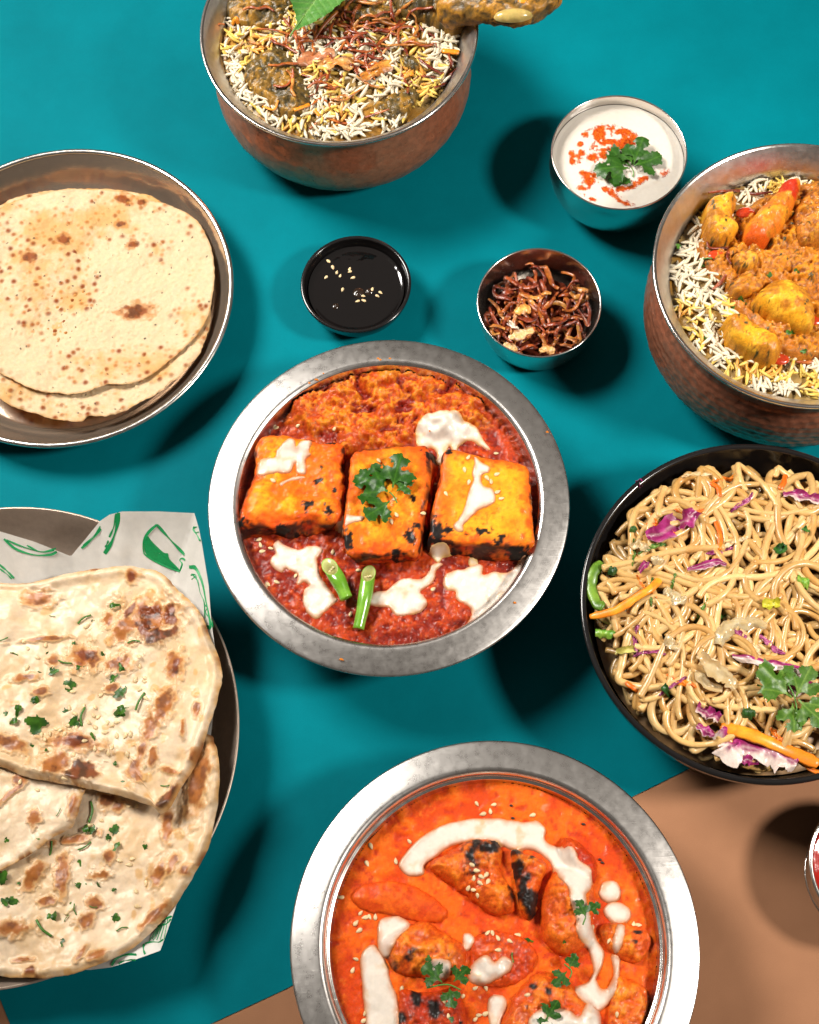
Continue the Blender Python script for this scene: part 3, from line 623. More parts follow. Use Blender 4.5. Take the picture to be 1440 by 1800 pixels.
# cut green chillies
def chilli(p0, p1, r0, r1, label, z0, z1):
    """a length of chilli cut on the slant, the hollow cut face turned up"""
    a, b = W(*p0, z0), W(*p1, z1); e = thing('green_chilli', label, 'chilli', (a + b) / 2 - [0, 0, .4], 'cut green chillies')
    d = (b - a) / np.linalg.norm(b - a); L = np.linalg.norm(b - a); s = np.cross(d, [0, 0, 1.0]); s /= np.linalg.norm(s); u = np.cross(s, d); u = u if u[2] > 0 else -u
    n, m = 28, 24; q = np.linspace(0, 2 * np.pi, n, endpoint=False)
    def ringp(t, k=1.0, push=0.0):
        r = (r0 + (r1 - r0) * t) * (1 + .06 * math.sin(t * 7 + z0 * 9)) * k
        P = a + d * (L * t) + np.array([.05, .02, .06]) * math.sin(t * math.pi)
        sl = 1.5 * (1 - t) ** 2                                                     # the slant dies out along the length
        return P + (s * np.cos(q)[:, None] + u * np.sin(q)[:, None]) * r + d * (np.sin(q) * r * sl)[:, None] + d * push
    rows = [ringp(t) for t in np.linspace(0, 1, m)]; rows += [ringp(1, k, .03 * (1 - k)) for k in (.9, .5, .05)]
    V = np.stack(rows, 1).reshape(-1, 3); f = fbm(V[:, 0] * 2, V[:, 1] * 2, V[:, 2] * 2)
    mobj('skin', V, gridF(n, m + 3, True), M_CHILLI, e, col=mixc((.12, .30, .02), (.20, .42, .045), sst(-.5, .5, f)))
    ks = [1.0, .93, .86, .8, .6, .4, .2, .02]; dep = [0, 0, .02, .09, .16, .2, .21, .21]
    rows = [ringp(0, k, w) for k, w in zip(ks, dep)]; V = np.stack(rows, 1).reshape(-1, 3); C = np.array([(.16, .36, .03), (.34, .46, .12), (.46, .50, .20), (.40, .42, .15), (.30, .30, .10), (.26, .25, .08), (.3, .28, .1), (.34, .3, .12)])
    mobj('cut_face', V, gridF(n, len(ks), True), M_CHILLI, e, col=np.tile(C, (n, 1)))
    for k in range(3):
        p = a + d * (.12 + .05 * k) + s * (.12 * (k - 1)) + u * .02; V, F = tube(np.stack([p - s * .06, p + u * .03, p + s * .06]), [.03, .06, .03], 8); mobj('seed', V, F, M_CHILLI, e, col=(.66, .58, .32))
chilli((580, 996), (609, 1052), .40, .33, 'short green chilli piece lying with its cut face up on cream', 4.75, 4.6)
chilli((648, 1008), (630, 1106), .36, .29, 'long straight green chilli piece below the narrow paneer', 4.75, 4.55)
seeds(a5([(380, 345), (520, 357), (297, 355), (690, 480), (687, 546), (652, 605), (750, 627), (757, 687), (738, 714), (858, 682), (905, 570), (1033, 467), (1018, 515), (1035, 563), (1105, 547), (1143, 532), (947, 607), (1160, 625), (1145, 600), (283, 556), (230, 783), (235, 803), (275, 815), (513, 830), (612, 900), (298, 946), (370, 922), (265, 955), (897, 972), (580, 1068), (1140, 452), (243, 828), (1120, 560), (436, 826), (1080, 600)]),
      bA, 'sesame seed scattered over the paneer curry', 'sesame seeds on the paneer curry')
def sprig(name, label, px, z, leaflets, stem, seed, scale=1.0, group=None, dark=(.018, .080, .006), light=(.065, .19, .016), spin=0):
    me = sprig_mesh(name, leaflets, stem, seed, dark, light)
    o = bpy.data.objects.new(name, me); COL.objects.link(o); o.location = Vector(W(*px, z)) * U; o.rotation_euler = (0, 0, spin); o.scale = (scale,) * 3
    return props(o, label, 'coriander', group)
sprig('coriander_sprig', 'glossy coriander sprig lying on the narrow paneer', (689, 875), 5.72,
      [(-.15, .25, 2.6, 1.9, .05), (.05, .45, 1.25, 1.75, .12), (-.1, -.15, 3.75, 1.5, .0), (.25, .25, .65, 1.0, .1), (-.3, .55, 2.05, 1.3, .08)], [(-.1, .3, .04), (.1, .05, .05), (.25, -.3, .0)], 3)

# ================================================================== chicken in smooth orange curry
b8 = crop(490, 1290, .5278)
lv = 4.05; r = 7.4; res = .065
x = np.arange(cB[0] - r, cB[0] + r, res); y = np.arange(cB[1] - r, cB[1] + r, res); X, Y = np.meshgrid(x, y, indexing='ij')
f1, f2, f3 = fbm(X * .8, Y * .8, seed=60), fbm(X * 3, Y * 3, seed=63, o=4), fbm(X * 9, Y * 9, seed=66, o=3)
Z = lv + .08 * f1 + .03 * f2 + .012 * f3
C = mixc((.58, .050, .001), (.74, .115, .002), sst(-.6, .6, f1 + .5 * f2)); C = mixc(C, (.42, .022, .003), sst(.35, .9, -f2 + .3 * f1) * .7); C = mixc(C, (.78, .17, .012), sst(.4, .9, f2 + .4 * f3) * .5)
patch('orange_gravy', X, Y, Z, np.hypot(X - cB[0], Y - cB[1]) < r - .05, C, M_SMOOTH, reg='B', label='smooth bright orange curry sauce filling the lowest steel bowl', cat='curry')
def meat_col(base, hi, lo, marks, char, sd):
    def fn(X, Y, d, t, f, g):
        C = mixc(base, hi, sst(-.4, .7, f)); C = mixc(C, lo, sst(.1, .8, -g + .3) * .6); C = mixc(C, (.58, .06, .004), sst(.45, .0, t + .15 * g) * .8)
        m = spots(np.stack([X.ravel(), Y.ravel()], -1), marks, z=4.9, sd=sd).reshape(X.shape) if marks else 0 * X
        n = fbm(X * 1.7, Y * 1.7, seed=sd + 70, o=5)
        m = np.clip(m * sst(-.75, -.1, n) + sst(char, char + .25, n), 0, 1)
        return mixc(C, (.010, .007, .006), m)
    return fn
OR, YO, DR = (.66, .105, .008), (.78, .22, .015), (.34, .020, .003)
def bm(lst): return [(490 + a * .5278, 1290 + b * .5278, c * .5278, d * .5278, *e) for a, b, c, d, *e in lst]
CH = [
 ([(235, 545), (300, 490), (420, 490), (520, 540), (570, 600), (500, 640), (380, 610), (280, 595)], .35, (.62, .075, .005), (.72, .13, .008), (.48, .03, .004), [], 9, 'chicken piece sunk under the orange sauce', .9),
 ([(490, 440), (560, 390), (640, 350), (720, 345), (750, 390), (745, 440), (760, 480), (790, 540), (790, 600), (720, 610), (650, 570), (600, 530), (540, 490)], .95, OR, (.76, .19, .012), DR, bm([(655, 390, 45, 50), (700, 395, 35, 30), (728, 375, 20, 30), (775, 420, 25, 60), (800, 520, 25, 60), (780, 610, 30, 25), (690, 620, 60, 20)]), .75, 'chicken piece with black grill marks under the cream arc', .6),
 ([(775, 385), (830, 400), (885, 420), (895, 455), (870, 520), (860, 600), (835, 625), (800, 590), (790, 520), (775, 450)], .85, OR, YO, DR, bm([(785, 440, 22, 70), (830, 520, 32, 55), (850, 600, 18, 60)]), .7, 'narrow chicken piece with one burnt black side', .5),
 ([(950, 345), (1010, 365), (1055, 425), (1055, 500), (1010, 480), (950, 420)], .65, (.46, .03, .005), (.58, .07, .008), DR, bm([(900, 345, 20, 14)]), .75, 'dark red chicken skin behind the cream arc', .5),
 ([(865, 580), (890, 490), (930, 445), (1000, 455), (1045, 480), (1058, 550), (1048, 640), (1030, 705), (960, 748), (905, 725), (872, 670)], 1.15, (.68, .11, .008), (.74, .16, .01), DR, bm([(1008, 522, 16, 10)]), .95, 'large plain orange chicken piece beside the grill marks', .7),
 ([(345, 690), (420, 640), (480, 615), (560, 660), (625, 705), (622, 800), (560, 835), (500, 825), (430, 815), (380, 795), (355, 755)], 1.0, (.66, .12, .008), YO, DR, bm([(375, 775, 24, 28), (440, 740, 22, 20), (350, 725, 18, 20), (480, 830, 60, 16)]), .8, 'chicken piece with cream on its tip near the steel wall', .7),
 ([(400, 845), (450, 850), (520, 855), (600, 835), (620, 900), (620, 1040), (400, 1040), (395, 900)], .75, (.42, .028, .004), (.56, .06, .006), (.16, .008, .002), bm([(460, 890, 20, 30), (520, 920, 26, 24), (410, 945, 20, 20)]), .5, 'darkest red charred chicken piece at the lower edge of the picture', .6),
 ([(760, 905), (800, 845), (865, 785), (940, 800), (1020, 860), (1065, 920), (1075, 1050), (755, 1050)], 1.0, (.62, .085, .007), (.76, .2, .014), DR, bm([(850, 840, 14, 10), (900, 860, 12, 16), (1030, 885, 30, 8, -.5)]), .8, 'big chicken piece half under cream at the lower edge of the picture', .8),
 ([(1065, 640), (1150, 622), (1240, 665), (1238, 725), (1190, 770), (1130, 755), (1080, 705)], .6, (.66, .10, .007), YO, (.5, .04, .004), bm([(1200, 655, 14, 5), (1190, 690, 8, 5)]), 1.2, 'chicken piece between the cream dots and the steel wall', .6),
 ([(1120, 805), (1200, 822), (1235, 870), (1228, 940), (1180, 1030), (1100, 1030), (1095, 900)], .6, (.70, .13, .008), (.80, .26, .016), (.5, .04, .004), [], 1.2, 'pale orange chicken piece against the wall at the lower edge', .6),
 ([(635, 690), (700, 650), (800, 665), (862, 725), (855, 790), (790, 840), (700, 850), (640, 820)], .45, (.54, .05, .005), (.66, .10, .008), (.24, .01, .002), bm([(680, 640, 40, 14), (870, 770, 12, 8)]), .85, 'small chicken piece with a heart-shaped dab of cream', .6)]
for i, (px, hg, c0, c1, c2, mk, ch, lab, w) in enumerate(CH):
    lump('chicken_piece', b8(px), lv, hg * .92, None, meat_col(c0, c1, c2, mk, ch, i * 3 + 100), M_MEAT if i else M_SMOOTH, 'B', lab, 'chicken', 'chicken pieces in orange curry', w=w, rough=.15 if i else .04, seed=i * 5 + 200, fq=1.5, sink=.4, chunky=.07 if i else 0, p=.72)
bB = bvh_of('B')
def bc(px, label, **k): cream(b8(px), 4.5, bB, label, **k)
bc([(400, 430), (440, 370), (520, 310), (600, 285), (680, 275), (760, 280), (820, 290), (860, 283), (890, 310), (890, 350), (930, 370), (980, 380), (1000, 420), (1040, 450), (1045, 510), (1020, 540), (1030, 580), (1048, 640), (1062, 680), (1085, 720), (1082, 770), (1060, 815), (1090, 850), (1120, 800), (1112, 740), (1137, 745), (1135, 810), (1115, 875), (1070, 922), (1010, 890), (985, 850), (1010, 835), (1040, 815), (1050, 780), (1035, 720), (1010, 695), (988, 660), (985, 620), (965, 560), (960, 520), (930, 480), (905, 425), (850, 385), (780, 380), (740, 368), (680, 350), (600, 360), (540, 390), (490, 430), (480, 465), (430, 470)], 'long hooked arc of cream over the grilled chicken', T=.14, blurs=7)
bc([(1107 + 38 * math.cos(t), 522 + 38 * math.sin(t)) for t in np.linspace(0, 6.28, 14, endpoint=False)], 'round cream dot, upper of the pair near the wall', T=.13)
bc([(1132 + 46 * math.cos(t), 592 + 37 * math.sin(t + .2)) for t in np.linspace(0, 6.28, 14, endpoint=False)], 'oval cream dot, lower of the pair near the wall', T=.13)
bc([(1130, 632), (1152, 640), (1148, 690), (1128, 732), (1112, 715), (1116, 670)], 'thin cream drip running down from the oval dot', T=.09)
bc([(345, 610), (400, 605), (440, 635), (400, 680), (380, 715), (360, 745), (332, 720), (330, 640)], 'cream dab on the tip of the chicken near the wall', T=.14)
bc([(280, 720), (315, 700), (345, 735), (362, 770), (372, 820), (395, 880), (400, 960), (405, 1030), (300, 1030), (285, 920), (275, 820), (270, 760)], 'broad cream stripe running off the lower edge of the picture', T=.14)
bc([(630, 800), (650, 760), (690, 735), (720, 758), (750, 740), (780, 760), (770, 790), (720, 820), (680, 836), (640, 826)], 'heart-shaped dab of cream in the middle of the orange curry', T=.13)
bc([(490, 770), (520, 750), (572, 760), (568, 810), (530, 832), (500, 815)], 'small cream patch under the chopped coriander', T=.10)
bc([(700, 880), (740, 868), (762, 895), (745, 950), (725, 1010), (702, 960)], 'cream drip between two chicken pieces at the lower edge', T=.11)
bc([(840, 940), (880, 915), (960, 920), (1000, 942), (1030, 890), (1070, 915), (1070, 985), (990, 1020), (860, 1020), (830, 970)], 'wide cream patch on the big chicken at the lower edge', T=.13)
bc([(615, 662), (650, 670), (645, 708), (620, 715)], 'tiny cream drop beside the grill marks', T=.09, w=.1)
seeds(b8([(660, 233), (716, 236), (680, 267), (705, 258), (845, 271), (307, 374), (295, 432), (435, 358), (390, 424), (645, 437), (650, 480), (690, 470), (697, 493), (672, 497), (632, 513), (650, 520), (663, 538), (676, 476), (660, 455), (273, 597), (288, 612), (303, 610), (322, 610), (257, 630), (268, 655), (208, 545), (257, 750), (247, 787), (730, 680), (697, 663), (712, 665), (770, 690), (730, 720), (795, 670), (670, 765), (711, 797), (655, 847), (690, 845), (1100, 690), (1182, 637), (1198, 637), (828, 870), (1127, 935), (667, 937), (690, 932), (655, 950), (565, 940), (552, 890), (610, 875), (410, 850), (290, 930), (285, 955), (648, 300), (520, 355), (1030, 610), (1045, 645)]),
      bB, 'sesame seed scattered over the orange curry', 'sesame seeds on the orange curry')
sprig('coriander_sprig', 'small coriander leaf on the falling part of the cream arc', b8([(1022, 612)])[0], 5.35, [(0, 0, 1.9, .8, .05), (.15, .25, .5, .6, .08)], [(0, 0, .03), (-.15, -.3, 0)], 11)
sprig('coriander_sprig', 'coriander leaf on the cream patch near the wall', b8([(560, 835)])[0], 5.15, [(-.2, .1, 2.4, 1.1, .05), (.3, .1, .7, .9, .08), (.1, -.1, 4.8, .9, .02)], [(-.9, -.1, 0), (0, .0, .05), (.6, -.25, 0)], 12)
sprig('coriander_sprig', 'coriander leaf in the dark sauce between cream and chicken', b8([(960, 790)])[0], 4.75, [(0, 0, 3.9, .9, .05), (.1, .1, 1.0, .7, .08)], [(-.1, .3, .1), (.2, .0, .03), (.1, -.3, 0)], 13)
sprig('coriander_sprig', 'coriander leaf on cream at the lower edge of the picture', b8([(890, 950)])[0], 5.1, [(0, 0, .9, .9, .05), (.1, .1, 4.2, .7, .08)], None, 14)
herbs([(q[0], q[1], s) for q, s in zip(b8([(830, 695), (780, 745), (510, 745), (945, 690), (585, 955), (1055, 580)]), (.9, .8, .7, .4, .6, .6))], bB, 'bit of chopped coriander in the orange curry', 'chopped coriander on the orange curry', 4.6)
nub = food('burnt_bits', (.012, .009, .008), rough=.5, var=(20, .3))
for px, py in b8([(1015, 302), (775, 240), (780, 282), (1070, 420), (1078, 430), (630, 307), (1010, 522)]):
    p, nn = look(bB, px, py); V, F = tube(np.array([[-.1, 0, 0], [-.05, .02, .03], [.05, 0, .04], [.1, -.02, 0]]) * random.uniform(.6, .9) + np.array(p) + [0, 0, .03], [.02, .06, .05, .02], 6)
    mobj('burnt_flake', V, F, nub, label='black burnt flake floating on the orange curry', cat='flake', group='burnt flakes on the orange curry')

# ================================================================== sheets: papads, naans, lining paper
def star(outline, c, n):
    """radius of a closed outline round c, per angle"""
    P = np.asarray(outline, float)[:, :2] - np.asarray(c)[:2]; Q = np.roll(P, -1, 0); a = np.linspace(0, 2 * np.pi, n, endpoint=False)
    dx, dy = np.cos(a)[:, None], np.sin(a)[:, None]; ex, ey = (Q - P)[:, 0][None], (Q - P)[:, 1][None]; px, py = P[:, 0][None], P[:, 1][None]
    den = dx * ey - dy * ex; den = np.where(np.abs(den) < 1e-9, 1e-9, den)
    t = (px * ey - py * ex) / den; s = (px * dy - py * dx) / den
    t = np.where((s >= -1e-6) & (s <= 1 + 1e-6) & (t > 0), t, -1); return a, t.max(1)
def sheet(name, outline_px, zedge, cpx, zfun, thick, colf, mat, n=420, m=120, reg=None, jag=0.0, seed=0, power=1.0, smooth=4, **kw):
    """thin solid sheet: top and underside meet along a traced outline"""
    ze = np.broadcast_to(np.asarray(zedge, float), (len(outline_px),))
    O = np.array([W(x, y, z) for (x, y), z in zip(outline_px, ze)]); O = curve_pts(O, smooth, True) if smooth > 1 else O
    c = W(*cpx, float(ze.mean())); a, R = star(O, c, n)
    if jag: R = R + jag * (fbm(np.cos(a) * 9, np.sin(a) * 9, seed=seed) + .7 * fbm(np.cos(a) * 30, np.sin(a) * 30, seed=seed + 1))
    t = np.linspace(0, 1, m) ** power; A, T = np.meshgrid(a, t, indexing='ij'); RR = R[:, None] * T
    X, Y = c[0] + RR * np.cos(A), c[1] + RR * np.sin(A); D = R[:, None] * (1 - T)
    # height of the outline itself, by angle
    oa = np.arctan2(O[:, 1] - c[1], O[:, 0] - c[0]); k = np.argsort(oa); zed = np.interp((A + np.pi) % (2 * np.pi) - np.pi, oa[k], O[k, 2], period=2 * np.pi)
    Z = zfun(X, Y, T, D, A, zed); th = thick * np.sqrt(np.clip(D / (thick * 1.2), 0, 1))
    top = np.stack([X, Y, Z + th * .5], -1).reshape(-1, 3); bot = np.stack([X, Y, Z - th * .5], -1).reshape(-1, 3)
    F = gridF(n, m, True); F2 = F[:, ::-1] + len(top)
    C = colf(X, Y, T, D, A).reshape(-1, 3)
    return mobj(name, np.vstack([top, bot]), np.vstack([F, F2]), mat, col=np.vstack([C, C]), reg=reg, **kw)

M_PAPAD = food('papad', rough=.55, spec=.2, sss=.15, sss_col=(1, .6, .3), sss_scale=.15, bump=((9, .5, .06), (4, .5, .08)), var=(5, .08), tl=.28)
def papad_col(marks, sd, dense, warm=0.0):
    def fn(X, Y, T, D, A):
        f, g = fbm(X * .45, Y * .45, seed=sd), fbm(X * 3, Y * 3, seed=sd + 2)
        C = mixc((.74, .575, .36), (.67, .41, .16), sst(-.1, .9, f + .3 * g + warm))
        cd, cv = cells(X * 2.3, Y * 2.3, sd); zone = sst(-.15, .35, f + dense)
        m = sst(.40, .06, cd / (.5 + .9 * cv)) * (cv > .25) * zone
        C = mixc(C, mixc((.56, .20, .022), (.26, .05, .006), sst(.55, 1, cv)), m * (.5 + .5 * sst(.4, .95, cv)))
        cd2, cv2 = cells(X * 1.5 + 30, Y * 1.5, sd + 3); C = mixc(C, (.03, .02, .015), sst(.07, .03, cd2 + .05 * g) * (cv2 > .68))
        V = np.stack([X.ravel(), Y.ravel()], -1); halo = spots(V, [(a, b, c * 1.5, d * 1.5, *e) for a, b, c, d, *e in marks], z=1.7, sd=sd).reshape(X.shape); C = mixc(C, (.54, .20, .03), halo * .7); C = mixc(C, mixc((.28, .06, .008), (.12, .025, .005), sst(-.3, .5, g)), spots(V, marks, z=1.7, sd=sd + 5).reshape(X.shape) * .9)
        return mixc(C, (.66, .32, .09), sst(.12, 0, D) * .5)
    return fn
cg = crop(0, 250, .29167)
def pz(base, amp, sd, lift=0, bub=.03):
    def fn(X, Y, T, D, A, ze):
        cd, cv = cells(X * 2.3, Y * 2.3, sd); cd3, cv3 = cells(X * 4.5, Y * 4.5, sd + 7)
        return base + amp * fbm(X * .22, Y * .22, seed=sd) + .10 * fbm(X * .8, Y * .8, seed=sd + 1) + bub * (.3 - np.minimum(cd, .3)) * 3 * (cv > .35) + bub * .6 * (.4 - np.minimum(cd3, .4)) + lift(X, Y, T, A)
    return fn
low = [(373, 540), (372, 574), (362, 606), (350, 634), (321, 665), (290, 692), (257, 712), (204, 735), (170, 737), (157, 737), (143, 747), (95, 742), (41, 726), (0, 705), (-40, 660), (-75, 600), (-85, 520), (-60, 430), (0, 370), (80, 345), (170, 338), (260, 350), (330, 400), (362, 470)]
sheet('papad', low, 1.05, (150, 545), pz(1.36, .10, 12, lambda X, Y, T, A: .16 * sst(.7, 1, T), .13), .07, papad_col([], 12, .45, .35), M_PAPAD, jag=.05, seed=4, m=130, n=520, reg='G',
      label='blistered papad underneath, its toasted edge showing below the upper one', cat='papad', group='stacked papads')
upper = [(377, 470), (374, 520), (368, 552), (345, 590), (310, 622), (270, 655), (230, 675), (190, 676), (150, 688), (110, 690), (60, 684), (20, 666), (0, 655), (-45, 610), (-75, 545), (-75, 470), (-50, 410), (0, 366), (50, 345), (110, 334), (170, 331), (220, 338), (262, 350), (300, 362), (327, 374), (352, 395), (370, 430)]
sheet('papad', upper, 1.75, (150, 510), pz(1.62, .10, 22, lambda X, Y, T, A: .12 * T ** 3, .05), .07, papad_col([(238, 545, 22, 12), (212, 395, 9, 6), (218, 351, 12, 7, -.4), (250, 357, 7, 6), (233, 429, 9, 7), (112, 423, 9, 9), (52, 452, 13, 9)], 22, .22), M_PAPAD, jag=.035, seed=9, m=140, n=520, reg='G',
      label='large pale papad with brown blisters and a small hole, on top of the stack', cat='papad', group='stacked papads')

# ---- lining paper with green print
M_WAX = food('greaseproof_paper', rough=.42, spec=.4, bump=((1.2, .25, .1), (4, .12, .05)), var=(3, .04), tl=.25)
M_INK = food('green_ink', (.004, .26, .075), rough=.5, var=(9, .15), tl=.15)
po = [(-160, 905, 3.4), (-60, 918, 3.9), (0, 934, 4.2), (60, 952, 4.2), (125, 978, 3.3), (150, 948, 3.9), (176, 916, 4.5), (192, 905, 4.9), (215, 899, 5.2), (280, 899, 5.2), (342, 902, 5.0), (350, 930, 4.8), (355, 955, 4.6), (367, 1029, 4.2), (372, 1095, 3.7), (378, 1137, 3.3), (382, 1200, 2.5), (370, 1300, 2.3), (350, 1420, 2.5), (330, 1520, 2.75), (310, 1592, 2.8), (296, 1632, 2.85), (282, 1671, 2.8), (240, 1686, 2.75), (197, 1700, 2.7), (158, 1705, 2.6), (60, 1700, 2.5), (-80, 1690, 2.5), (-200, 1600, 2.5), (-260, 1400, 2.5), (-260, 1100, 3.0)]
def wax_z(X, Y, T, D, A, ze):
    fold = np.abs(fbm(np.cos(A) * 2.2 + 3, np.sin(A) * 2.2, seed=5)) * .5
    return .55 + (ze - .55) * T ** 2.6 + (fold - .15) * np.sin(T * np.pi) * sst(.35, .8, T) * 1.1 + .06 * fbm(X * .9, Y * .9, seed=6) * (1 - T ** 6)
wax = sheet('lining_paper', [p[:2] for p in po], [p[2] for p in po], (130, 1300), wax_z, .012, lambda X, Y, T, D, A: mixc((.78, .75, .70), (.72, .69, .64), sst(-.3, .6, fbm(X * .5, Y * .5, seed=3))), M_WAX, n=520, m=90, reg='paper', smooth=1,
      label='white greaseproof paper printed with green food drawings under the naans', cat='paper')
bP = bvh_of('paper'); cn = crop(0, 880, .2986); cn3 = crop(0, 1480, .2986)
def on_paper(px, lift=.02):
    out = []
    for q in px:
        p, nn = look(bP, q[0], q[1], 4); out.append(np.array(p) + np.array(nn) * lift)
    return np.array(out)
def ink_line(px, w=.07, smooth=5):
    q = curve_pts(np.array(px, float), smooth) if smooth > 1 else np.array(px, float); P = on_paper(q)
    T = np.gradient(P, axis=0); T /= np.linalg.norm(T, axis=1)[:, None] + 1e-9; S = np.cross(T, [0, -.35, .94]); S /= np.linalg.norm(S, axis=1)[:, None] + 1e-9
    ww = w * (.75 + .35 * np.sin(np.linspace(0, 9, len(P))))[:, None]
    V = np.stack([P - S * ww, P + S * ww], 1).reshape(-1, 3); return V, gridF(len(P), 2), (0, 0, 0)
def ink(px_lines, fills=()):
    parts = [ink_line(*l) if isinstance(l, tuple) else ink_line(l) for l in px_lines]
    for f in fills:
        q = curve_pts(np.array(f, float), 3, True); cc = q.mean(0); rows = [on_paper(cc + (q - cc) * k) for k in (.02, .35, .7, 1.0)]
        V = np.stack(rows, 1).reshape(-1, 3); parts.append((V, gridF(len(q), 4, True), (0, 0, 0)))
    V, F, _ = joined(parts); mobj('printed_drawing', V, F, M_INK, wax)
ink([cn([(925, 140), (880, 180), (850, 230), (845, 290), (865, 325), (960, 375), (1060, 415)]), cn([(925, 140), (1000, 225), (1088, 318)]), (cn([(1060, 415), (1075, 375), (1060, 350), (1075, 340), (1092, 350)]), .05)],
    [cn([(865, 205), (900, 245), (965, 305), (990, 310), (1000, 345), (1062, 412), (960, 370), (868, 322), (850, 270)])])
ink([(cn([(700, 70), (690, 150), (660, 240), (618, 312)]), .10), (cn([(685, 75), (672, 150), (645, 215)]), .05), (cn([(640, 235), (622, 275)]), .05)])
ink([(cn([(1115, 390), (1160, 400), (1195, 480), (1215, 590), (1235, 680), (1245, 740), (1218, 745)]), .10), (cn([(1130, 430), (1165, 470), (1180, 540), (1205, 600), (1210, 690)]), .04), (cn([(1125, 440), (1150, 435), (1160, 460)]), .04), (cn([(1130, 465), (1148, 450)]), .03), (cn([(1205, 610), (1222, 630), (1212, 655), (1225, 680)]), .035)])
ink([(cn([(1138, 160), (1168, 152)]), .06), (cn([(1138, 162), (1160, 200), (1188, 245)]), .06), (cn([(1150, 190), (1172, 185)]), .035)])
ink([(cn([(25, 225), (100, 285), (200, 318), (290, 318), (335, 300)]), .07), (cn([(40, 230), (130, 268), (240, 300), (320, 292)]), .04), (cn([(160, 262), (240, 300), (330, 282)]), .04)])
ink([(cn([(0, 375), (40, 410), (85, 455)]), .06), (cn([(0, 400), (40, 430), (70, 460)]), .035)])
ink([(cn([(480, 280), (540, 230), (595, 165)]), .06), (cn([(490, 262), (550, 210), (592, 150)]), .03)])
ink([(cn3([(855, 600), (900, 590), (940, 590), (965, 575)]), .05), (cn3([(850, 600), (845, 630), (855, 662)]), .05)] + [(cn3([(880 + i * 22, 585 - i * 3), (935 + i * 14, 500 - i * 12)]), .025, 1) for i in range(5)] + [(cn3([(905, 510), (950, 470), (1015, 440)]), .07), (cn3([(930, 500), (985, 480), (1010, 455)]), .05)])
ink([(cn3([(660, 730), (690, 690), (740, 668), (805, 668)]), .08), (cn3([(700, 720), (740, 700), (800, 695)]), .05)])

# ---- naans
M_NAAN = food('naan', rough=.46, spec=.4, coat=.12, coat_rough=.3, sss=.12, sss_col=(1, .65, .4), sss_scale=.25, bump=((2.2, .15, .08), (9, .14, .03)), var=(4, .07))
n1, n2, n3 = crop(0, 880, .2986), crop(0, 1180, .2986), crop(0, 1480, .2986)
def ns(f, lst): return [(*f([(a, b)])[0], c * .2986, d * .2986, *e) for a, b, c, d, *e in lst]
def naan_fns(brown, dark, zbase, zamp, sd, edge_lift, z=3.6, shape=None, rimb=.85):
    faint = [b for b in brown if max(b[2], b[3]) < 11]; brown = [b for b in brown if max(b[2], b[3]) >= 11]
    def marks(X, Y, l, s): return spots(np.stack([X.ravel(), Y.ravel()], -1), l, z=z, sd=s).reshape(X.shape)
    def soft(X, Y, l, k):
        return spots(np.stack([X.ravel(), Y.ravel()], -1), [(a, b, c * k, d * k, *e) for a, b, c, d, *e in l], z=z, sd=sd).reshape(X.shape)
    def zf(X, Y, T, D, A, ze):
        b = marks(X, Y, brown + dark, sd)
        q = ze + (zbase - ze) * sst(0, 2.5, D) + zamp * fbm(X * .35, Y * .35, seed=sd) + .20 * vnoise(X * .6, Y * .6, seed=sd + 1) + .07 * fbm(X * 1.3, Y * 1.3, seed=sd + 2, o=2) + .016 * fbm(X * 3.5, Y * 3.5, seed=sd + 4, o=3)
        q = q + .12 * soft(X, Y, brown + dark, 1.3) + edge_lift * np.exp(-((D - .35) / .25) ** 2)
        return q + (shape(X, Y, T, D, A) if shape else 0)
    def cf(X, Y, T, D, A):
        f, g = fbm(X * .5, Y * .5, seed=sd + 8), fbm(X * 3, Y * 3, seed=sd + 9)
        C = mixc((.71, .55, .38), (.63, .44, .25), sst(-.4, .8, f + .3 * g))
        C = mixc(C, (.62, .40, .19), sst(.55, 1.0, fbm(X * 1.4, Y * 1.4, seed=sd + 11)) * .6)
        b, k = marks(X, Y, brown, sd), marks(X, Y, dark, sd)
        C = mixc(C, (.56, .26, .06), soft(X, Y, brown + dark, 1.12) * .7); b = soft(X, Y, brown, .8); C = mixc(C, (.60, .33, .10), soft(X, Y, faint, .9) * .7)
        C = mixc(C, mixc((.34, .10, .014), (.15, .032, .007), sst(-.2, .6, g)), b * .88)
        C = mixc(C, mixc((.17, .035, .010), (.045, .010, .006), sst(-.3, .4, g)), k * .92)
        e = sst(.28, .02, D); ang = fbm(np.cos(A) * 7, np.sin(A) * 7, seed=sd + 13)
        C = mixc(C, (.58, .31, .10), e * sst(-.7, .1, ang) * rimb); return mixc(C, (.20, .06, .016), sst(.3, .02, D) * sst(.25, .7, ang) * .85)
    return zf, cf
lowbr = ns(n2, [(620, 760, 50, 45), (690, 790, 40, 30), (1175, 640, 60, 190, -.25), (985, 900, 32, 110), (1055, 960, 32, 35), (430, 985, 130, 20, .15)]) + ns(n3, [(200, 190, 40, 80, -.5), (365, 180, 40, 100), (640, 95, 28, 50), (600, 190, 50, 28), (930, 180, 38, 62, -.4), (1095, 180, 38, 28), (1020, 120, 26, 60, -.4), (550, 360, 42, 34), (500, 460, 44, 40), (910, 430, 26, 90, -.9), (100, 510, 90, 42), (400, 770, 24, 22), (580, 665, 42, 30), (490, 650, 16, 42, -.5), (285, 340, 50, 30), (890, 360, 16, 30), (780, 430, 14, 30), (450, 510, 22, 18), (810, 190, 22, 36), (130, 690, 50, 12), (1130, 30, 20, 30), (860, 240, 14, 26)])
zf, cf = naan_fns(lowbr, ns(n3, [(175, 765, 34, 26)]), 2.7, .24, 40, .16, z=3.0)
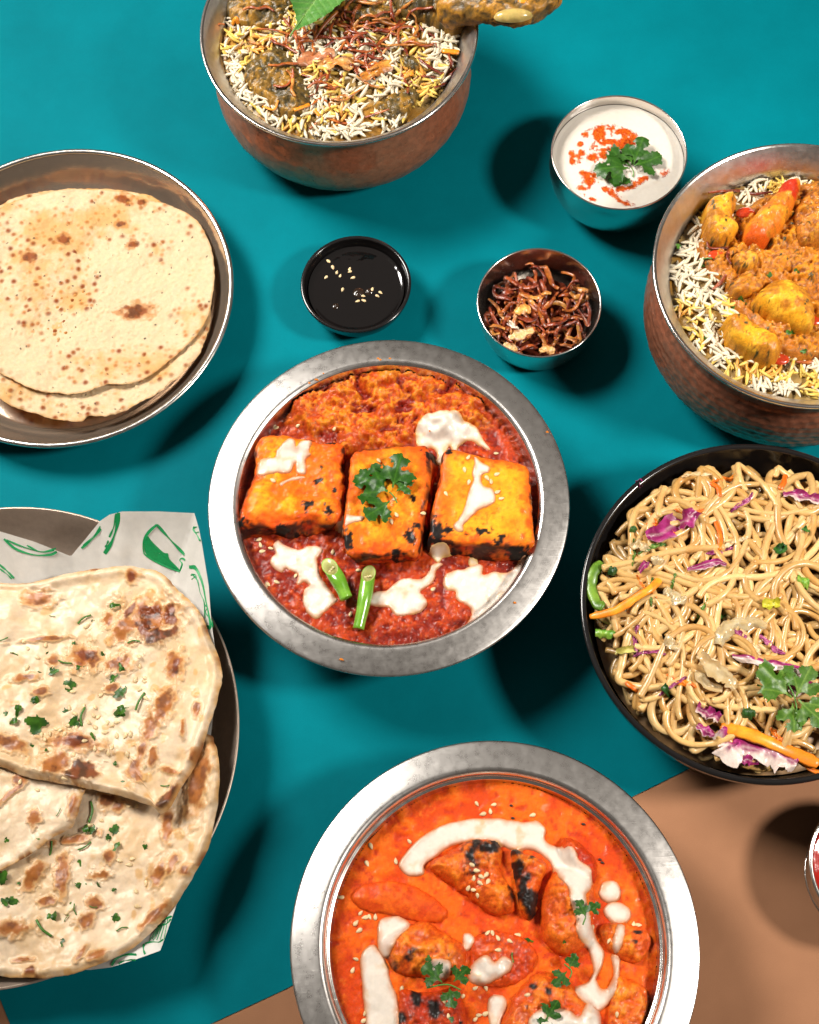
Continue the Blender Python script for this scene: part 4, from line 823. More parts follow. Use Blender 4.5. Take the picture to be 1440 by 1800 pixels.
lo = [(366, 1290), (376, 1305), (384, 1325), (388, 1360), (384, 1405), (379, 1436), (371, 1478), (362, 1500), (343, 1536), (316, 1580), (293, 1609), (245, 1656), (191, 1690), (134, 1712), (75, 1720), (0, 1716), (-90, 1700), (-180, 1640), (-230, 1540), (-220, 1420), (-150, 1330), (0, 1300), (150, 1270), (280, 1262)]
sheet('naan', lo, [3.2, 3.35, 3.45, 3.4, 3.3, 3.2, 3.1, 3.05, 3.0, 2.95, 2.9, 2.9, 2.85, 2.8, 2.8, 2.8] + [2.8] * 8, (110, 1490), zf, .20, cf, M_NAAN, n=560, m=170, reg='N', jag=.03, seed=3, label='lower naan with blistered brown spots, lying on the printed paper', cat='naan', group='naans on the steel tray')
zf, cf = naan_fns(ns(n2, [(60, 730, 110, 18, .7), (205, 870, 34, 44), (450, 800, 34, 60), (480, 700, 26, 30), (110, 640, 30, 40)]), [], 3.35, .10, 50, .06, z=3.4)
sheet('naan', [(-140, 1350), (0, 1330), (90, 1340), (150, 1372), (147, 1400), (142, 1420), (131, 1450), (112, 1462), (90, 1474), (60, 1499), (30, 1516), (0, 1531), (-60, 1555), (-140, 1560)], 3.3, (20, 1430), zf, .22, cf, M_NAAN, n=320, m=110, reg='N', jag=.02, seed=5, label='small folded naan piece tucked between the other two at the picture edge', cat='naan', group='naans on the steel tray')
br = ns(n1, [(230, 575, 85, 44, -.1), (275, 650, 35, 28), (790, 455, 40, 40), (495, 935, 88, 70, -.3), (705, 960, 70, 52), (1030, 975, 46, 84, -.15), (1180, 785, 30, 36), (635, 710, 34, 46), (270, 820, 150, 14, .05), (330, 950, 40, 36), (1105, 590, 34, 22), (560, 420, 50, 12), (1150, 1010, 14, 20), (895, 965, 22, 16), (630, 830, 22, 22), (905, 540, 20, 12), (735, 745, 50, 120, -.4), (880, 700, 165, 110)]) + \
     ns(n2, [(965, 220, 46, 115, -.35), (890, 335, 30, 84, -.15), (450, 420, 140, 50, -.2), (60, 425, 100, 38, -.35), (340, 550, 100, 70), (710, 505, 30, 28), (800, 590, 42, 76), (878, 630, 22, 34), (1150, 510, 38, 36), (765, 430, 34, 24), (850, 455, 28, 48), (1155, 120, 20, 36, -.4), (1162, 220, 24, 48), (540, 160, 34, 20), (150, 45, 60, 20), (45, 90, 34, 18), (250, 130, 48, 22), (660, 100, 40, 24), (1195, 285, 18, 34), (970, 400, 16, 30), (905, 520, 24, 60), (1010, 590, 60, 16, -.3), (1085, 340, 12, 40), (910, 105, 24, 30), (85, 190, 30, 22), (620, 330, 20, 20), (875, 735, 18, 16)])
dk = ns(n1, [(880, 660, 60, 34), (960, 800, 90, 34, .3), (760, 660, 26, 60, -.6), (860, 760, 40, 70), (1010, 690, 30, 60), (500, 925, 40, 36), (785, 460, 22, 22), (1040, 990, 20, 44)]) + ns(n2, [(440, 420, 60, 26), (480, 590, 84, 62), (1000, 750, 38, 80, -.6)])
def fold(X, Y, T, D, A):
    # the lower edge is folded over: a thick roll there, a dip behind it
    e = W(300, 1425, 3.6); w2 = W(0, 1350, 3.6); u = (e - w2)[:2]; L = np.linalg.norm(u); u /= L; nx, ny = -u[1], u[0]
    s = (X - w2[0]) * nx + (Y - w2[1]) * ny; hole = spots(np.stack([X.ravel(), Y.ravel()], -1), ns(n1, [(925, 700, 66, 60)]), z=3.6, sd=1).reshape(X.shape)
    return .22 * np.exp(-((s - .35) / .5) ** 2) - .12 * hole
zf, cf = naan_fns(br, dk, 3.75, .30, 70, .24, z=3.7, shape=fold)
up = [(-160, 1030), (0, 1022), (66, 1023), (119, 1011), (185, 1002), (239, 998), (284, 1008), (316, 1041), (352, 1077), (370, 1119), (385, 1155), (390, 1193), (385, 1226), (373, 1270), (352, 1330), (330, 1366), (316, 1388), (308, 1410), (300, 1424), (281, 1433), (272, 1420), (227, 1405), (167, 1390), (90, 1375), (45, 1366), (0, 1348), (-110, 1320), (-190, 1200)]
sheet('naan', up, [3.3, 3.4, 3.5, 3.5, 3.5, 3.5, 3.6, 3.6, 3.6, 3.6, 3.6, 3.6, 3.6, 3.6, 3.6, 3.6, 3.6, 3.65, 3.6, 3.55, 3.6, 3.6, 3.65, 3.7, 3.7, 3.6, 3.5, 3.3], (170, 1205), zf, .24, cf, M_NAAN, n=600, m=190, reg='N', jag=.025, seed=7, label='top naan with dark scorched blisters and a folded lower edge', cat='naan', group='naans on the steel tray')
bN = bvh_of('N')
hb = [(635, 640, 1.3), (550, 690, .6), (500, 700, .9), (305, 880, 1.0), (440, 862, .7), (85, 905, .6), (310, 680, .4), (385, 945, .9), (435, 985, .8), (265, 1022, 1.1), (790, 835, .9), (625, 930, 1.3), (730, 1022, 1.0), (15, 815, .7)]
hs = [(420, 40, 1.2), (330, 30, .9), (120, 185, 1.2), (185, 130, 1.1), (220, 245, 1.9), (130, 290, 1.2), (380, 215, 1.0), (410, 280, 1.1), (490, 270, 1.4), (735, 160, 1.5), (770, 210, 1.6), (830, 180, 1.2), (700, 240, 1.1), (580, 390, 1.2), (185, 420, 1.0), (685, 570, .7), (725, 640, .4), (290, 475, .6), (35, 230, .5), (620, 50, 1.3), (530, 830, 1.4), (200, 965, 1.3), (345, 832, .5), (520, 970, 1.2), (575, 940, 1.0), (665, 970, 1.0), (825, 1020, .8), (615, 975, .6), (385, 970, .8), (500, 1030, 1.0), (20, 990, .7), (980, 672, .6), (295, 1045, .9)]
hc = [(100, 185, 1.4), (60, 215, 1.5), (120, 262, .6), (40, 355, 1.0), (10, 375, .8), (430, 238, 1.1), (510, 268, .6), (600, 300, 1.4), (650, 290, .7), (445, 397, .6), (310, 500, 1.7), (260, 510, 1.2), (345, 565, .8), (655, 438, .9), (645, 35, .9), (480, 90, .9), (720, 515, .6), (550, 380, .5), (430, 345, .6), (395, 450, .5), (870, 40, .7)]
herbs([(*n1([(a, b)])[0], s) for a, b, s in hb], bN, 'chopped coriander leaf on the upper part of the top naan', 'coriander on the top naan')
herbs([(*n2([(a, b)])[0], s) for a, b, s in hs], bN, 'chopped coriander leaf across the middle of the naans', 'coriander on the naan fold')
herbs([(*n3([(a, b)])[0], s) for a, b, s in hc], bN, 'chopped coriander leaf on the lower naan', 'coriander on the lower naan')
sd = n2([(400, 95), (430, 120), (595, 140), (410, 215), (440, 250), (550, 260), (580, 270), (495, 205), (330, 340), (355, 350), (400, 320), (415, 345), (450, 330), (380, 370), (245, 375), (295, 370), (265, 400), (635, 305), (660, 320), (690, 300), (740, 380), (770, 370), (500, 410), (560, 455), (600, 460), (640, 480), (660, 450), (435, 490), (380, 630), (250, 440), (850, 60), (825, 110), (860, 160), (560, 210), (620, 360), (520, 300), (560, 330), (120, 650), (220, 700), (600, 880), (530, 905), (755, 795), (805, 790), (690, 380), (850, 565), (750, 490)]) + n3([(780, 100), (705, 110), (760, 135), (860, 245), (800, 290), (420, 400), (395, 420), (810, 380)]) + n1([(385, 915), (220, 925), (160, 985), (510, 740), (820, 920), (825, 975), (165, 870), (270, 850), (145, 828), (855, 1045), (800, 1055)])
seeds(sd, bN, 'sesame seed sprinkled over the naans', 'sesame seeds on the naans', 3.8)

# ================================================================== raita, soy sauce, fried onions, ketchup
def disc(c, z, R, zf, n=160, m=70):
    a = np.linspace(0, 2 * np.pi, n, endpoint=False); t = np.linspace(0, 1, m); A, T = np.meshgrid(a, t, indexing='ij')
    X, Y = c[0] + R * T * np.cos(A), c[1] + R * T * np.sin(A)
    return np.stack([X, Y, z + zf(X, Y, T)], -1).reshape(-1, 3), gridF(n, m, True), X.ravel(), Y.ravel()
c7 = crop(960, 160, .18056)
M_RAITA = food('raita', rough=.28, spec=.5, coat=.2, sss=.3, sss_col=(1, .85, .7), sss_scale=.3, bump=((3, .05, .05), (18, .05, .02)), var=(5, .03))
zR = 3.18
V, F, X, Y = disc(cC, zR, RC * .974, lambda X, Y, T: .03 * fbm(X * .9, Y * .9, seed=2) + .05 * sst(.93, 1, T), 200, 110)
powder = [c7(p) for p in ([(340, 430), (550, 330), (700, 340), (890, 430), (880, 500), (800, 560), (640, 580), (430, 570), (480, 480)], [(280, 500), (360, 500), (350, 540), (290, 530)], [(230, 590), (370, 580), (360, 640), (330, 720), (260, 720), (240, 650)], [(420, 620), (580, 600), (600, 680), (520, 700), (400, 690)],
          [(330, 800), (450, 790), (480, 870), (390, 960), (280, 940), (370, 880)], [(500, 880), (620, 940), (740, 930), (880, 860), (990, 830), (960, 880), (860, 940), (740, 980), (600, 985)], [(600, 980), (680, 1000), (800, 1080), (870, 1120), (780, 1120), (680, 1060)], [(1080, 790), (1200, 760), (1190, 800), (1110, 850)], [(420, 1040), (480, 1010), (490, 1070), (430, 1070)], [(330, 1010), (380, 1000), (370, 1030)])]
pm = np.full(len(X), -9.0)
for p in powder: pm = np.maximum(pm, sdf(poly_w(p, zR, 4), X, Y))
nz = fbm(X * 3.2, Y * 3.2, seed=15, o=5); m = sst(.0, .10, pm + .22 * nz)
C = mixc((.66, .60, .52), (.62, .12, .003), m * sst(-.5, -.05, nz))
mobj('raita', V, F, M_RAITA, col=C, reg='C', label='white yoghurt raita dusted with red chilli powder', cat='yoghurt')
bC = bvh_of('C'); parts = []; rg = random.Random(4)
for p in powder:
    P = poly_w(p, zR, 4); lo_, hi_ = P.min(0), P.max(0); k = int(420 * np.prod(hi_ - lo_))
    xs, ys = RNG.uniform(lo_[0], hi_[0], k), RNG.uniform(lo_[1], hi_[1], k); d = sdf(P, xs, ys); nn = fbm(xs * 3.2, ys * 3.2, seed=15, o=5)
    for xx, yy in zip(xs[(d + .1 * nn > -.05) & (nn > -.25)], ys[(d + .1 * nn > -.05) & (nn > -.25)]):
        s = rg.uniform(.012, .034); a = rg.uniform(0, 6.28); v = np.array([(s, 0, 0), (-s * .6, s * .8, 0), (-s * .6, -s * .8, 0), (0, 0, s)]); ca, sa = math.cos(a), math.sin(a)
        v = np.stack([v[:, 0] * ca - v[:, 1] * sa, v[:, 0] * sa + v[:, 1] * ca, v[:, 2]], -1) + [xx, yy, zR + .02 + .03 * float(fbm(np.array([xx * .9]), np.array([yy * .9]), seed=2)[0])]
        parts.append((v, [(0, 1, 3), (1, 2, 3), (2, 0, 3)], (rg.uniform(.35, .6), rg.uniform(.015, .06), .002)))
V, F, C = joined(parts)
mobj('chilli_powder', V, F, food('chilli_powder', rough=.7, spec=.2, var=None), col=C, label='red chilli powder sprinkled over the white raita', cat='chilli powder', kind='stuff')
sprig('coriander_sprig', 'large coriander sprig lying on the white raita', c7([(830, 770)])[0], zR + .06,
      [(-.1, .05, 3.2, 1.9, .08), (-.05, .25, 2.3, 1.5, .16), (.0, .2, 1.6, 1.25, .26), (.1, .2, 1.15, 1.7, .2), (.1, .05, .35, 1.7, .1), (-.25, -.05, 3.9, 1.3, .04)], [(.0, .1, .1), (.1, -.15, .05), (.05, -.45, 0)], 21, dark=(.022, .085, .008), light=(.07, .19, .02))

# ---- soy sauce
M_SOY = food('soy_sauce', (.003, .002, .002), rough=.06, spec=.6, coat=.3, var=None, bump=((1.2, .04, .05),))
zS = 1.42
V, F, X, Y = disc(cE, zS, RE * .87, lambda X, Y, T: .05 * sst(.9, 1, T) + .012 * fbm(X * 1.2, Y * 1.2, seed=3), 160, 60)
mobj('soy_sauce', V, F, M_SOY, reg='E', label='dark glossy soy sauce in the small black dish', cat='sauce'); bE = bvh_of('E')
c2b = crop(510, 400, .3958)
seeds(c2b([(170, 150), (190, 178), (160, 222), (208, 200), (223, 215), (265, 185), (266, 197), (279, 224), (233, 277), (325, 305), (327, 325), (365, 275), (388, 305), (402, 290), (300, 328)]), bE, 'sesame seed floating on the dark soy sauce', 'sesame seeds on the soy sauce', zS, .9)
M_SCUM = food('soy_bubble', (.02, .012, .008), rough=.1, spec=.6, var=None)
for q, rr in (((203, 350), .2), ((305, 290), .34), ((350, 285), .22)):
    p = W(*c2b([q])[0], zS); V, F, X, Y = disc(p, zS - .02, rr, lambda X, Y, T: .10 * np.sqrt(np.clip(1 - T ** 2, 0, 1)) * (1 + .5 * fbm(X * 5, Y * 5, seed=int(rr * 100))), 32, 12)
    mobj('sauce_lump', V, F, M_SCUM, label='dark lump standing out of the soy sauce', cat='sauce', group='lumps in the soy sauce')

# ---- fried onions
M_ONION = food('fried_onion', rough=.38, spec=.5, coat=.3, coat_rough=.2, sss=.1, sss_scale=.1, bump=((16, .4, .03),), var=(9, .35))
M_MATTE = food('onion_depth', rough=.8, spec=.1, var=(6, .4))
def onion_strand(P, w, flat, base, tip, name='fried_onion', label=None, group=None, seed=0):
    P = curve_pts(np.asarray(P, float), 6); n = len(P); rg = random.Random(seed)
    rad = w * (.55 + .45 * np.sin(np.linspace(.25, math.pi - .25, n))) * (1 + .25 * fbm(np.arange(n) * .5, np.zeros(n), seed=seed))
    up = np.array([rg.uniform(-.6, .6), rg.uniform(-.6, .6), 1.0]); V, F = tube(P, rad, 8, flat, up)
    f = fbm(V[:, 0] * 3, V[:, 1] * 3, V[:, 2] * 3, seed=seed); C = mixc(base, tip, sst(-.3, .7, f)); C = mixc(C, (.06, .010, .004), sst(.35, .9, -f))
    return mobj(name, V, F, M_ONION, col=C, label=label, cat='fried onion', group=group)
def ribbon(P, width, thick, colf, mat, name, label, cat, group, seed, wav=.1, bow=.25, taper=.35, m=12, parent=None):
    """thin wavy strip of leaf or onion: two skins a little apart"""
    P = curve_pts(np.asarray(P, float), 8); P[:, 2] = np.convolve(np.pad(P[:, 2], 4, mode='edge'), np.ones(9) / 9, 'valid'); n = len(P)
    T = np.gradient(P, axis=0); T /= np.linalg.norm(T, axis=1)[:, None]; S = np.cross(T, [0, 0, 1.0]); S /= np.linalg.norm(S, axis=1)[:, None]
    s = np.linspace(-1, 1, m); wd = width * np.sin(np.linspace(taper, math.pi - taper * .8, n)) ** .6 * (1 + .3 * fbm(np.arange(n) * .35, np.zeros(n), seed=seed)); wd2 = wd * (1 + .3 * fbm(np.arange(n) * .5, np.zeros(n) + 5, seed=seed + 1))
    A = np.arange(n)[:, None] + 0 * s; B = s[None] + 0 * A; wid = np.where(B < 0, wd[:, None], wd2[:, None]) * B
    zz = wav * np.sin(A * .55 + B * 1.5 + seed) * (.4 + .6 * np.abs(B)) + .08 * fbm(A * .4, B * 2, seed=seed) + bow * width * B ** 2 * (1 if seed % 2 else -1)
    V = P[:, None] + S[:, None] * wid[..., None] + np.array([0, 0, 1.0]) * zz[..., None]
    Vb = V - np.array([0, 0, thick]); N = n * m; F = np.vstack([gridF(n, m), gridF(n, m)[:, ::-1] + N])
    C = colf(A, B, fbm(A * .3, B * 1.5, seed=seed + 2)).reshape(-1, 3)
    return mobj(name, np.vstack([V.reshape(-1, 3), Vb.reshape(-1, 3)]), F, mat, col=np.vstack([C, C]), label=label, cat=cat, group=group)
def flake_col(c0, c1): return lambda A, B, f: mixc(mixc(c0, c1, sst(-.4, .6, f)), (.22, .05, .01), sst(.6, 1.0, np.abs(B) + .3 * f) * .8)
rg = random.Random(12)
ON = [((.28, .055, .010), (.50, .15, .02)), ((.19, .026, .008), (.38, .08, .014)), ((.38, .12, .02), (.62, .28, .06)), ((.13, .016, .006), (.28, .045, .010))]
R = RD * .84
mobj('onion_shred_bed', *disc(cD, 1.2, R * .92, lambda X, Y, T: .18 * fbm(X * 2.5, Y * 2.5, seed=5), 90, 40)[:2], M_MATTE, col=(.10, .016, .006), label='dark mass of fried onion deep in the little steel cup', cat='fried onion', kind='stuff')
for i in range(110):
    lay = i / 110; a0 = rg.uniform(0, 6.28); rr = R * math.sqrt(rg.uniform(0, .72)); x0, y0 = cD[0] + rr * math.cos(a0), cD[1] + rr * math.sin(a0) - .15 * lay
    h = rg.uniform(0, 6.28); k = rg.uniform(-.9, .9); L = rg.uniform(1.0, 2.6); P = []
    for s in range(6):
        P.append((x0, y0, 1.35 + lay * .85 + .16 * math.sin(s * 1.4 + i) + rg.uniform(-.08, .08))); h += k * .5 + rg.uniform(-.35, .35)
        x0 += L / 5 * math.cos(h); y0 += L / 5 * math.sin(h)
        dd = math.hypot(x0 - cD[0], y0 - cD[1])
        if dd > R: x0 = cD[0] + (x0 - cD[0]) * R / dd; y0 = cD[1] + (y0 - cD[1]) * R / dd; h += 1.2
    b, t2 = ON[rg.choice((0, 0, 1, 1, 2, 3))]; onion_strand(P, rg.uniform(.08, .17), rg.uniform(.2, .5), b, t2, label='curled brown fried onion shred in the little steel cup', group='fried onion shreds in the cup', seed=i)
bDn = None
for j, (q, P, w, col) in enumerate([('broad golden onion flake high in the little cup', [(905, 548), (920, 542), (932, 540)], .36, ((.55, .22, .04), (.72, .40, .10))), ('pale onion flake at the near edge of the little cup', [(895, 595), (915, 588), (938, 580)], .26, ((.60, .38, .16), (.72, .50, .24))), ('white raw-looking onion bit in the little cup', [(896, 564), (903, 572), (912, 578)], .13, ((.66, .55, .42), (.75, .66, .52))), ('tan onion flake close to the rim of the little cup', [(885, 606), (898, 612), (908, 610)], .3, ((.58, .34, .13), (.66, .44, .2))), ('golden onion flake by the near rim of the little cup', [(948, 616), (962, 612), (975, 618)], .26, ((.56, .28, .08), (.68, .42, .16)))]):
    ribbon([W(x, y, 2.42 + .08 * math.sin(i * 2)) for i, (x, y) in enumerate(P)], w, .04, flake_col(*col), M_ONION, 'fried_onion', q, 'fried onion', 'pale onion flakes in the cup', 300 + j, wav=.06)

# ---- ketchup
M_KET = food('ketchup', (.42, .012, .004), rough=.12, spec=.5, coat=.4, sss=.2, sss_col=(1, .1, .05), sss_scale=.2, var=(4, .1), bump=((1.5, .15, .08),))
V, F, X, Y = disc(cK, 2.62, RK - .3, lambda X, Y, T: .06 * fbm(X * .7, Y * .7, seed=9) + .06 * sst(.9, 1, T), 120, 40)
mobj('ketchup', V, F, M_KET, label='glossy red ketchup in the ramekin at the picture edge', cat='ketchup')

# ================================================================== biryanis
M_RICE = food('rice', 'obj', rough=.38, spec=.45, sss=.2, sss_col=(1, .8, .5), sss_scale=.1, var=None)
M_RICEM = food('rice_mass', rough=.4, spec=.4, sss=.15, sss_col=(1, .8, .5), sss_scale=.1, var=(6, .1))
M_MASALA = food('dry_masala', rough=.5, spec=.25, coat=.4, coat_rough=.06, sss=.08, sss_scale=.2, bump=((9, .4, .06), (24, .4, .03)), var=(9, .35))
def grain_arrays(bend, L=.66, w=.095):
    n, m = 8, 7; V = []
    for i in range(n + 1):
        t = i / n; x = L * (t - .5); r = w * (math.sin(math.pi * min(max(t, .02), .98)) ** .42); y0 = bend * (1 - (2 * t - 1) ** 2)
        for j in range(m):
            a = 2 * math.pi * j / m; V.append((x, y0 + r * math.cos(a), r * .85 * math.sin(a)))
    F = [(i * m + j, i * m + (j + 1) % m, (i + 1) * m + (j + 1) % m, (i + 1) * m + j) for i in range(n) for j in range(m)] + [tuple(range(m))[::-1], tuple(n * m + j for j in range(m))]
    return np.array(V), F
_nt = M_RICE.node_tree; _tc = node(_nt, 'ShaderNodeTexCoord'); _sx = node(_nt, 'ShaderNodeSeparateXYZ'); _nt.links.new(_tc.outputs['Generated'], _sx.inputs[0])     # colour fades along each grain
_mr = node(_nt, 'ShaderNodeMapRange'); _mr.inputs[1].default_value = 0.45; _mr.inputs[2].default_value = 1.0; _mr.inputs[4].default_value = 0.55; _nt.links.new(_sx.outputs[0], _mr.inputs[0])
_mx = node(_nt, 'ShaderNodeMix', data_type='RGBA'); _b = _nt.nodes['Principled BSDF']; _src = _b.inputs['Base Color'].links[0].from_socket
_mx.inputs[7].default_value = (.72, .60, .40, 1); _nt.links.new(_mr.outputs[0], _mx.inputs[0]); _nt.links.new(_src, _mx.inputs[6]); _nt.links.new(_mx.outputs[2], _b.inputs['Base Color'])
GR = [grain_arrays(b, L) for b, L in ((.03, .80), (.07, .90), (.13, .94), (.0, .66), (-.09, .88))]
GM = [build_mesh('rice_grain', V, F, M_RICE) for V, F in GR]
WH, YE, ORG, BRN = (.70, .61, .45), (.70, .48, .10), (.66, .30, .05), (.46, .28, .11)
def rice(k, c, R, bed_z, tint, n_mass, n_single, keepout, label, group, seed):
    """a bed of rice: a heaped base, loose grains over it, and the clear ones on top as things of their own"""
    rg = random.Random(seed); res = .1
    x = np.arange(c[0] - R, c[0] + R + res, res); y = np.arange(c[1] - R, c[1] + R + res, res); X, Y = np.meshgrid(x, y, indexing='ij')
    Z = bed_z(X, Y) - .10 + .06 * fbm(X * 3, Y * 3, seed=seed)
    C = mixc((.30, .19, .06), (.34, .16, .02), sst(-.3, .6, fbm(X * .8, Y * .8, seed=seed + 1)))
    patch('rice_base', X, Y, Z, np.hypot(X - c[0], Y - c[1]) < R, C, M_RICEM, reg=k, label='rice packed below the loose grains of the ' + label, cat='rice', kind='stuff')
    parts = []; sing = 0
    for i in range(n_mass + n_single):
        for _ in range(30):
            a, q = rg.uniform(0, 6.28), math.sqrt(rg.random()) * R * .965; xx, yy = c[0] + q * math.cos(a), c[1] + q * math.sin(a)
            top = i >= n_mass
            if not top or not any(float(sdf(p, np.array([xx]), np.array([yy]))[0]) > .15 for p in keepout): break
        z = float(bed_z(np.array([xx]), np.array([yy]))[0]) + (rg.uniform(-.02, .10) if not top else rg.uniform(.10, .24))
        col = tint(xx, yy, rg); v = rg.uniform(.85, 1.08); col = tuple(min(1, q * v) for q in col)
        rot = Quaternion((0, 0, 1), rg.uniform(0, 6.28)) @ Quaternion((0, 1, 0), rg.uniform(-.45, .45)) @ Quaternion((1, 0, 0), rg.uniform(0, 6.28) if rg.random() < .4 else rg.uniform(-.6, .6))
        s = rg.uniform(.85, 1.2); g = rg.randrange(len(GR))
        if top:
            o = bpy.data.objects.new('rice_grain', GM[g]); COL.objects.link(o); o.matrix_world = Matrix.LocRotScale(Vector((xx, yy, z)) * U, rot, Vector((s, s, s))); o.color = (*col, 1)
            props(o, 'long rice grain lying on top of the ' + label, 'rice grain', group)
        else:
            M3 = np.array(rot.to_matrix()) * s; parts.append((GR[g][0] @ M3.T + [xx, yy, z], GR[g][1], col))
    V, F, C = joined(parts)
    mobj('loose_rice', V, F, M_RICEM, col=C, reg=k, label='loose white and yellow rice of the ' + label, cat='rice', kind='stuff')

# ---- the pot with the mint leaf
h1 = crop(340, 0, .4444)
zH = 5.75
def bedH(X, Y): return zH + .55 * (1 - ((X - cH[0]) ** 2 + (Y - cH[1]) ** 2) / (RH * .87) ** 2) + .14 * fbm(X * .8, Y * .8, seed=91)
def tintH(x, y, rg):
    f = float(fbm(np.array([x * .7]), np.array([y * .7]), seed=92)[0]) + rg.uniform(-.35, .35)
    return WH if f < .28 else YE if f < .66 else (ORG if rg.random() < .5 else BRN)
def olive(marks, sd):
    def fn(X, Y, d, t, f, g):
        C = mixc((.10, .062, .014), (.30, .15, .018), sst(-.4, .6, fbm(X * .9, Y * .9, seed=77) + .3 * g)); C = mixc(C, (.030, .026, .010), sst(.1, .6, -g - .2 * f) * .8); C = mixc(C, (.46, .24, .03), sst(.4, .9, g + .2 * f) * .7)
        return C
    return fn
LH = [([(195, 290), (240, 230), (330, 185), (405, 235), (425, 290), (455, 330), (475, 390), (445, 440), (400, 465), (340, 445), (290, 405), (225, 355)], .55, 'dark olive masala chicken lump near the bright rim of the mint-leaf pot'),
      ([(140, -20), (240, -30), (390, -10), (405, 60), (330, 115), (200, 105), (135, 60)], .55, 'olive masala lump at the top edge of the picture beside the mint leaf'),
      ([(780, -40), (900, -60), (1000, -50), (1085, -10), (1105, 50), (1080, 120), (1030, 138), (950, 112), (860, 92), (805, 60)], 1.15, 'largest olive chicken lump where the drumstick begins'),
      ([(715, 420), (780, 372), (860, 345), (895, 378), (865, 430), (805, 472), (755, 468)], .38, 'brown masala lump low in the mint-leaf pot'),
      ([(835, 225), (880, 235), (895, 275), (855, 288), (830, 260)], .35, 'small dark masala bit between white rice grains'),
      ([(560, 20), (640, 10), (760, 40), (800, 90), (720, 120), (620, 110), (560, 80)], .55, 'shaded masala lump under the fried onion tangle')]
keep = [poly_w(h1(p), zH + .3, 4) for p, *_ in LH]
rice('H', cH, RH * .865, bedH, tintH, 1500, 165, keep, 'biryani with the mint leaf', 'top rice grains of the mint-leaf biryani', 5)
bH0 = bvh_of('H')
for i, (p, hg, lab) in enumerate(LH):
    lump('masala_chicken', h1(p), zH + .3, hg, bH0, olive([], i), M_MASALA, 'H', lab, 'chicken', 'chicken pieces in the mint-leaf biryani', rough=.13, fq=1.8, seed=400 + i * 4, chunky=.10, w=.62, p=.62, sink=.3)
# drumstick reaching over the rim
leg = [W(*p, z) for p, z in zip(h1([(1010, 30), (1080, 30), (1150, 32), (1210, 40), (1270, 48), (1330, 35), (1400, 5), (1440, -20)]), (7.0, 7.5, 7.9, 8.1, 8.2, 8.25, 8.25, 8.2))]
P = curve_pts(np.array(leg), 8); n = len(P); V, F = tube(P, np.interp(np.linspace(0, 1, n), [0, .25, .5, .68, .85, 1], [1.1, .85, .72, .78, .72, .35]), 40)
f, g = fbm(V[:, 0] * 1.8, V[:, 1] * 1.8, V[:, 2] * 1.8, seed=440, o=5), fbm(V[:, 0] * 6, V[:, 1] * 6, V[:, 2] * 6, seed=445)
ctr = P[np.clip(np.arange(len(V)) // 40, 0, n - 1)]; N = V - ctr; N /= np.linalg.norm(N, axis=1)[:, None] + 1e-6; V = V + N * (.14 * f + .07 * g)[:, None]
C = mixc((.16, .085, .014), (.42, .19, .018), sst(-.4, .6, f + .4 * g)); C = mixc(C, (.05, .032, .010), sst(.1, .6, -g)); C = mixc(C, (.55, .27, .03), sst(.5, .9, g))
e = thing('drumstick', 'glossy masala drumstick reaching over the rim of the mint-leaf pot', 'chicken', leg[3] - np.array([0, 0, .8]))
mobj('meat', V, F, M_MASALA, e, col=C)
b0 = W(*h1([(1265, 52)])[0], 8.75); V, F, X, Y = disc((0, 0), 0, 1.0, lambda X, Y, T: np.sqrt(np.clip(1 - T ** 2, 0, 1)), 40, 16)
V = V * [1.05, .42, .42] + np.array(b0) - [0, .12, .12]; mobj('bone_end', V, F, food('gristle', (.52, .38, .12), rough=.2, spec=.5, coat=.5, sss=.3, sss_scale=.3, var=(3, .2)), e)
b1 = W(*h1([(1305, 5)])[0], 8.9); V, F, X, Y = disc((0, 0), 0, 1.0, lambda X, Y, T: .6 * np.sqrt(np.clip(1 - T ** 2, 0, 1)), 24, 10)
mobj('carrot_flake', V * [.3, .2, .2] + np.array(b1), F, food('orange_flake', (.80, .28, .015), rough=.35), e)
# mint leaf
out = [W(x, y, 0)[:2] for x, y in h1([(392, 122), (408, 92), (398, 50), (380, 0), (372, -60), (430, -120), (520, -130), (590, -80), (625, -20), (600, 25), (555, 62), (500, 92), (440, 112)])]
out = curve_pts(np.array(out), 5, True); base = np.array(W(*h1([(395, 120)])[0], 0)[:2]); tip = np.array(W(*h1([(560, -110)])[0], 0)[:2]); ax = (tip - base) / np.linalg.norm(tip - base)
out = out + .05 * np.stack([np.cos(np.arange(len(out)) * 2.1), np.sin(np.arange(len(out)) * 2.1)], -1)
cc = out.mean(0); V, F, X, Y, d = leaf_flat(out - cc, None, res=.06, curl=.0, seed=4)
u = (X + cc[0] - base[0]) * ax[0] + (Y + cc[1] - base[1]) * ax[1]; v = -(X + cc[0] - base[0]) * ax[1] + (Y + cc[1] - base[1]) * ax[0]
ribs = np.exp(-((np.abs(v) * .75 + u * 1.0) * 1.9 % 1.0 - .5) ** 2 * 60); mid = np.exp(-(v / .07) ** 2)
V[:, 2] = .30 * np.abs(v) ** 1.2 + .10 * fbm(X * .9, Y * .9, seed=3) - .05 * mid - .04 * ribs
sc = (CAM_H - 7.3) / CAM_H; V[:, :2] = (V[:, :2] + cc) * sc; V[:, 2] += 7.25
C = mixc((.045, .17, .022), (.085, .24, .045), sst(-.5, .6, fbm(X * 1.5, Y * 1.5, seed=2))); C = mixc(C, (.20, .36, .09), np.clip(mid * .8 + ribs * .3, 0, 1))
e = thing('mint_leaf', 'big fresh mint leaf standing on the biryani at the top edge', 'mint leaf', (*(cc * sc), 7.0))
mobj('blade', V, F, M_HERB, e, col=C)
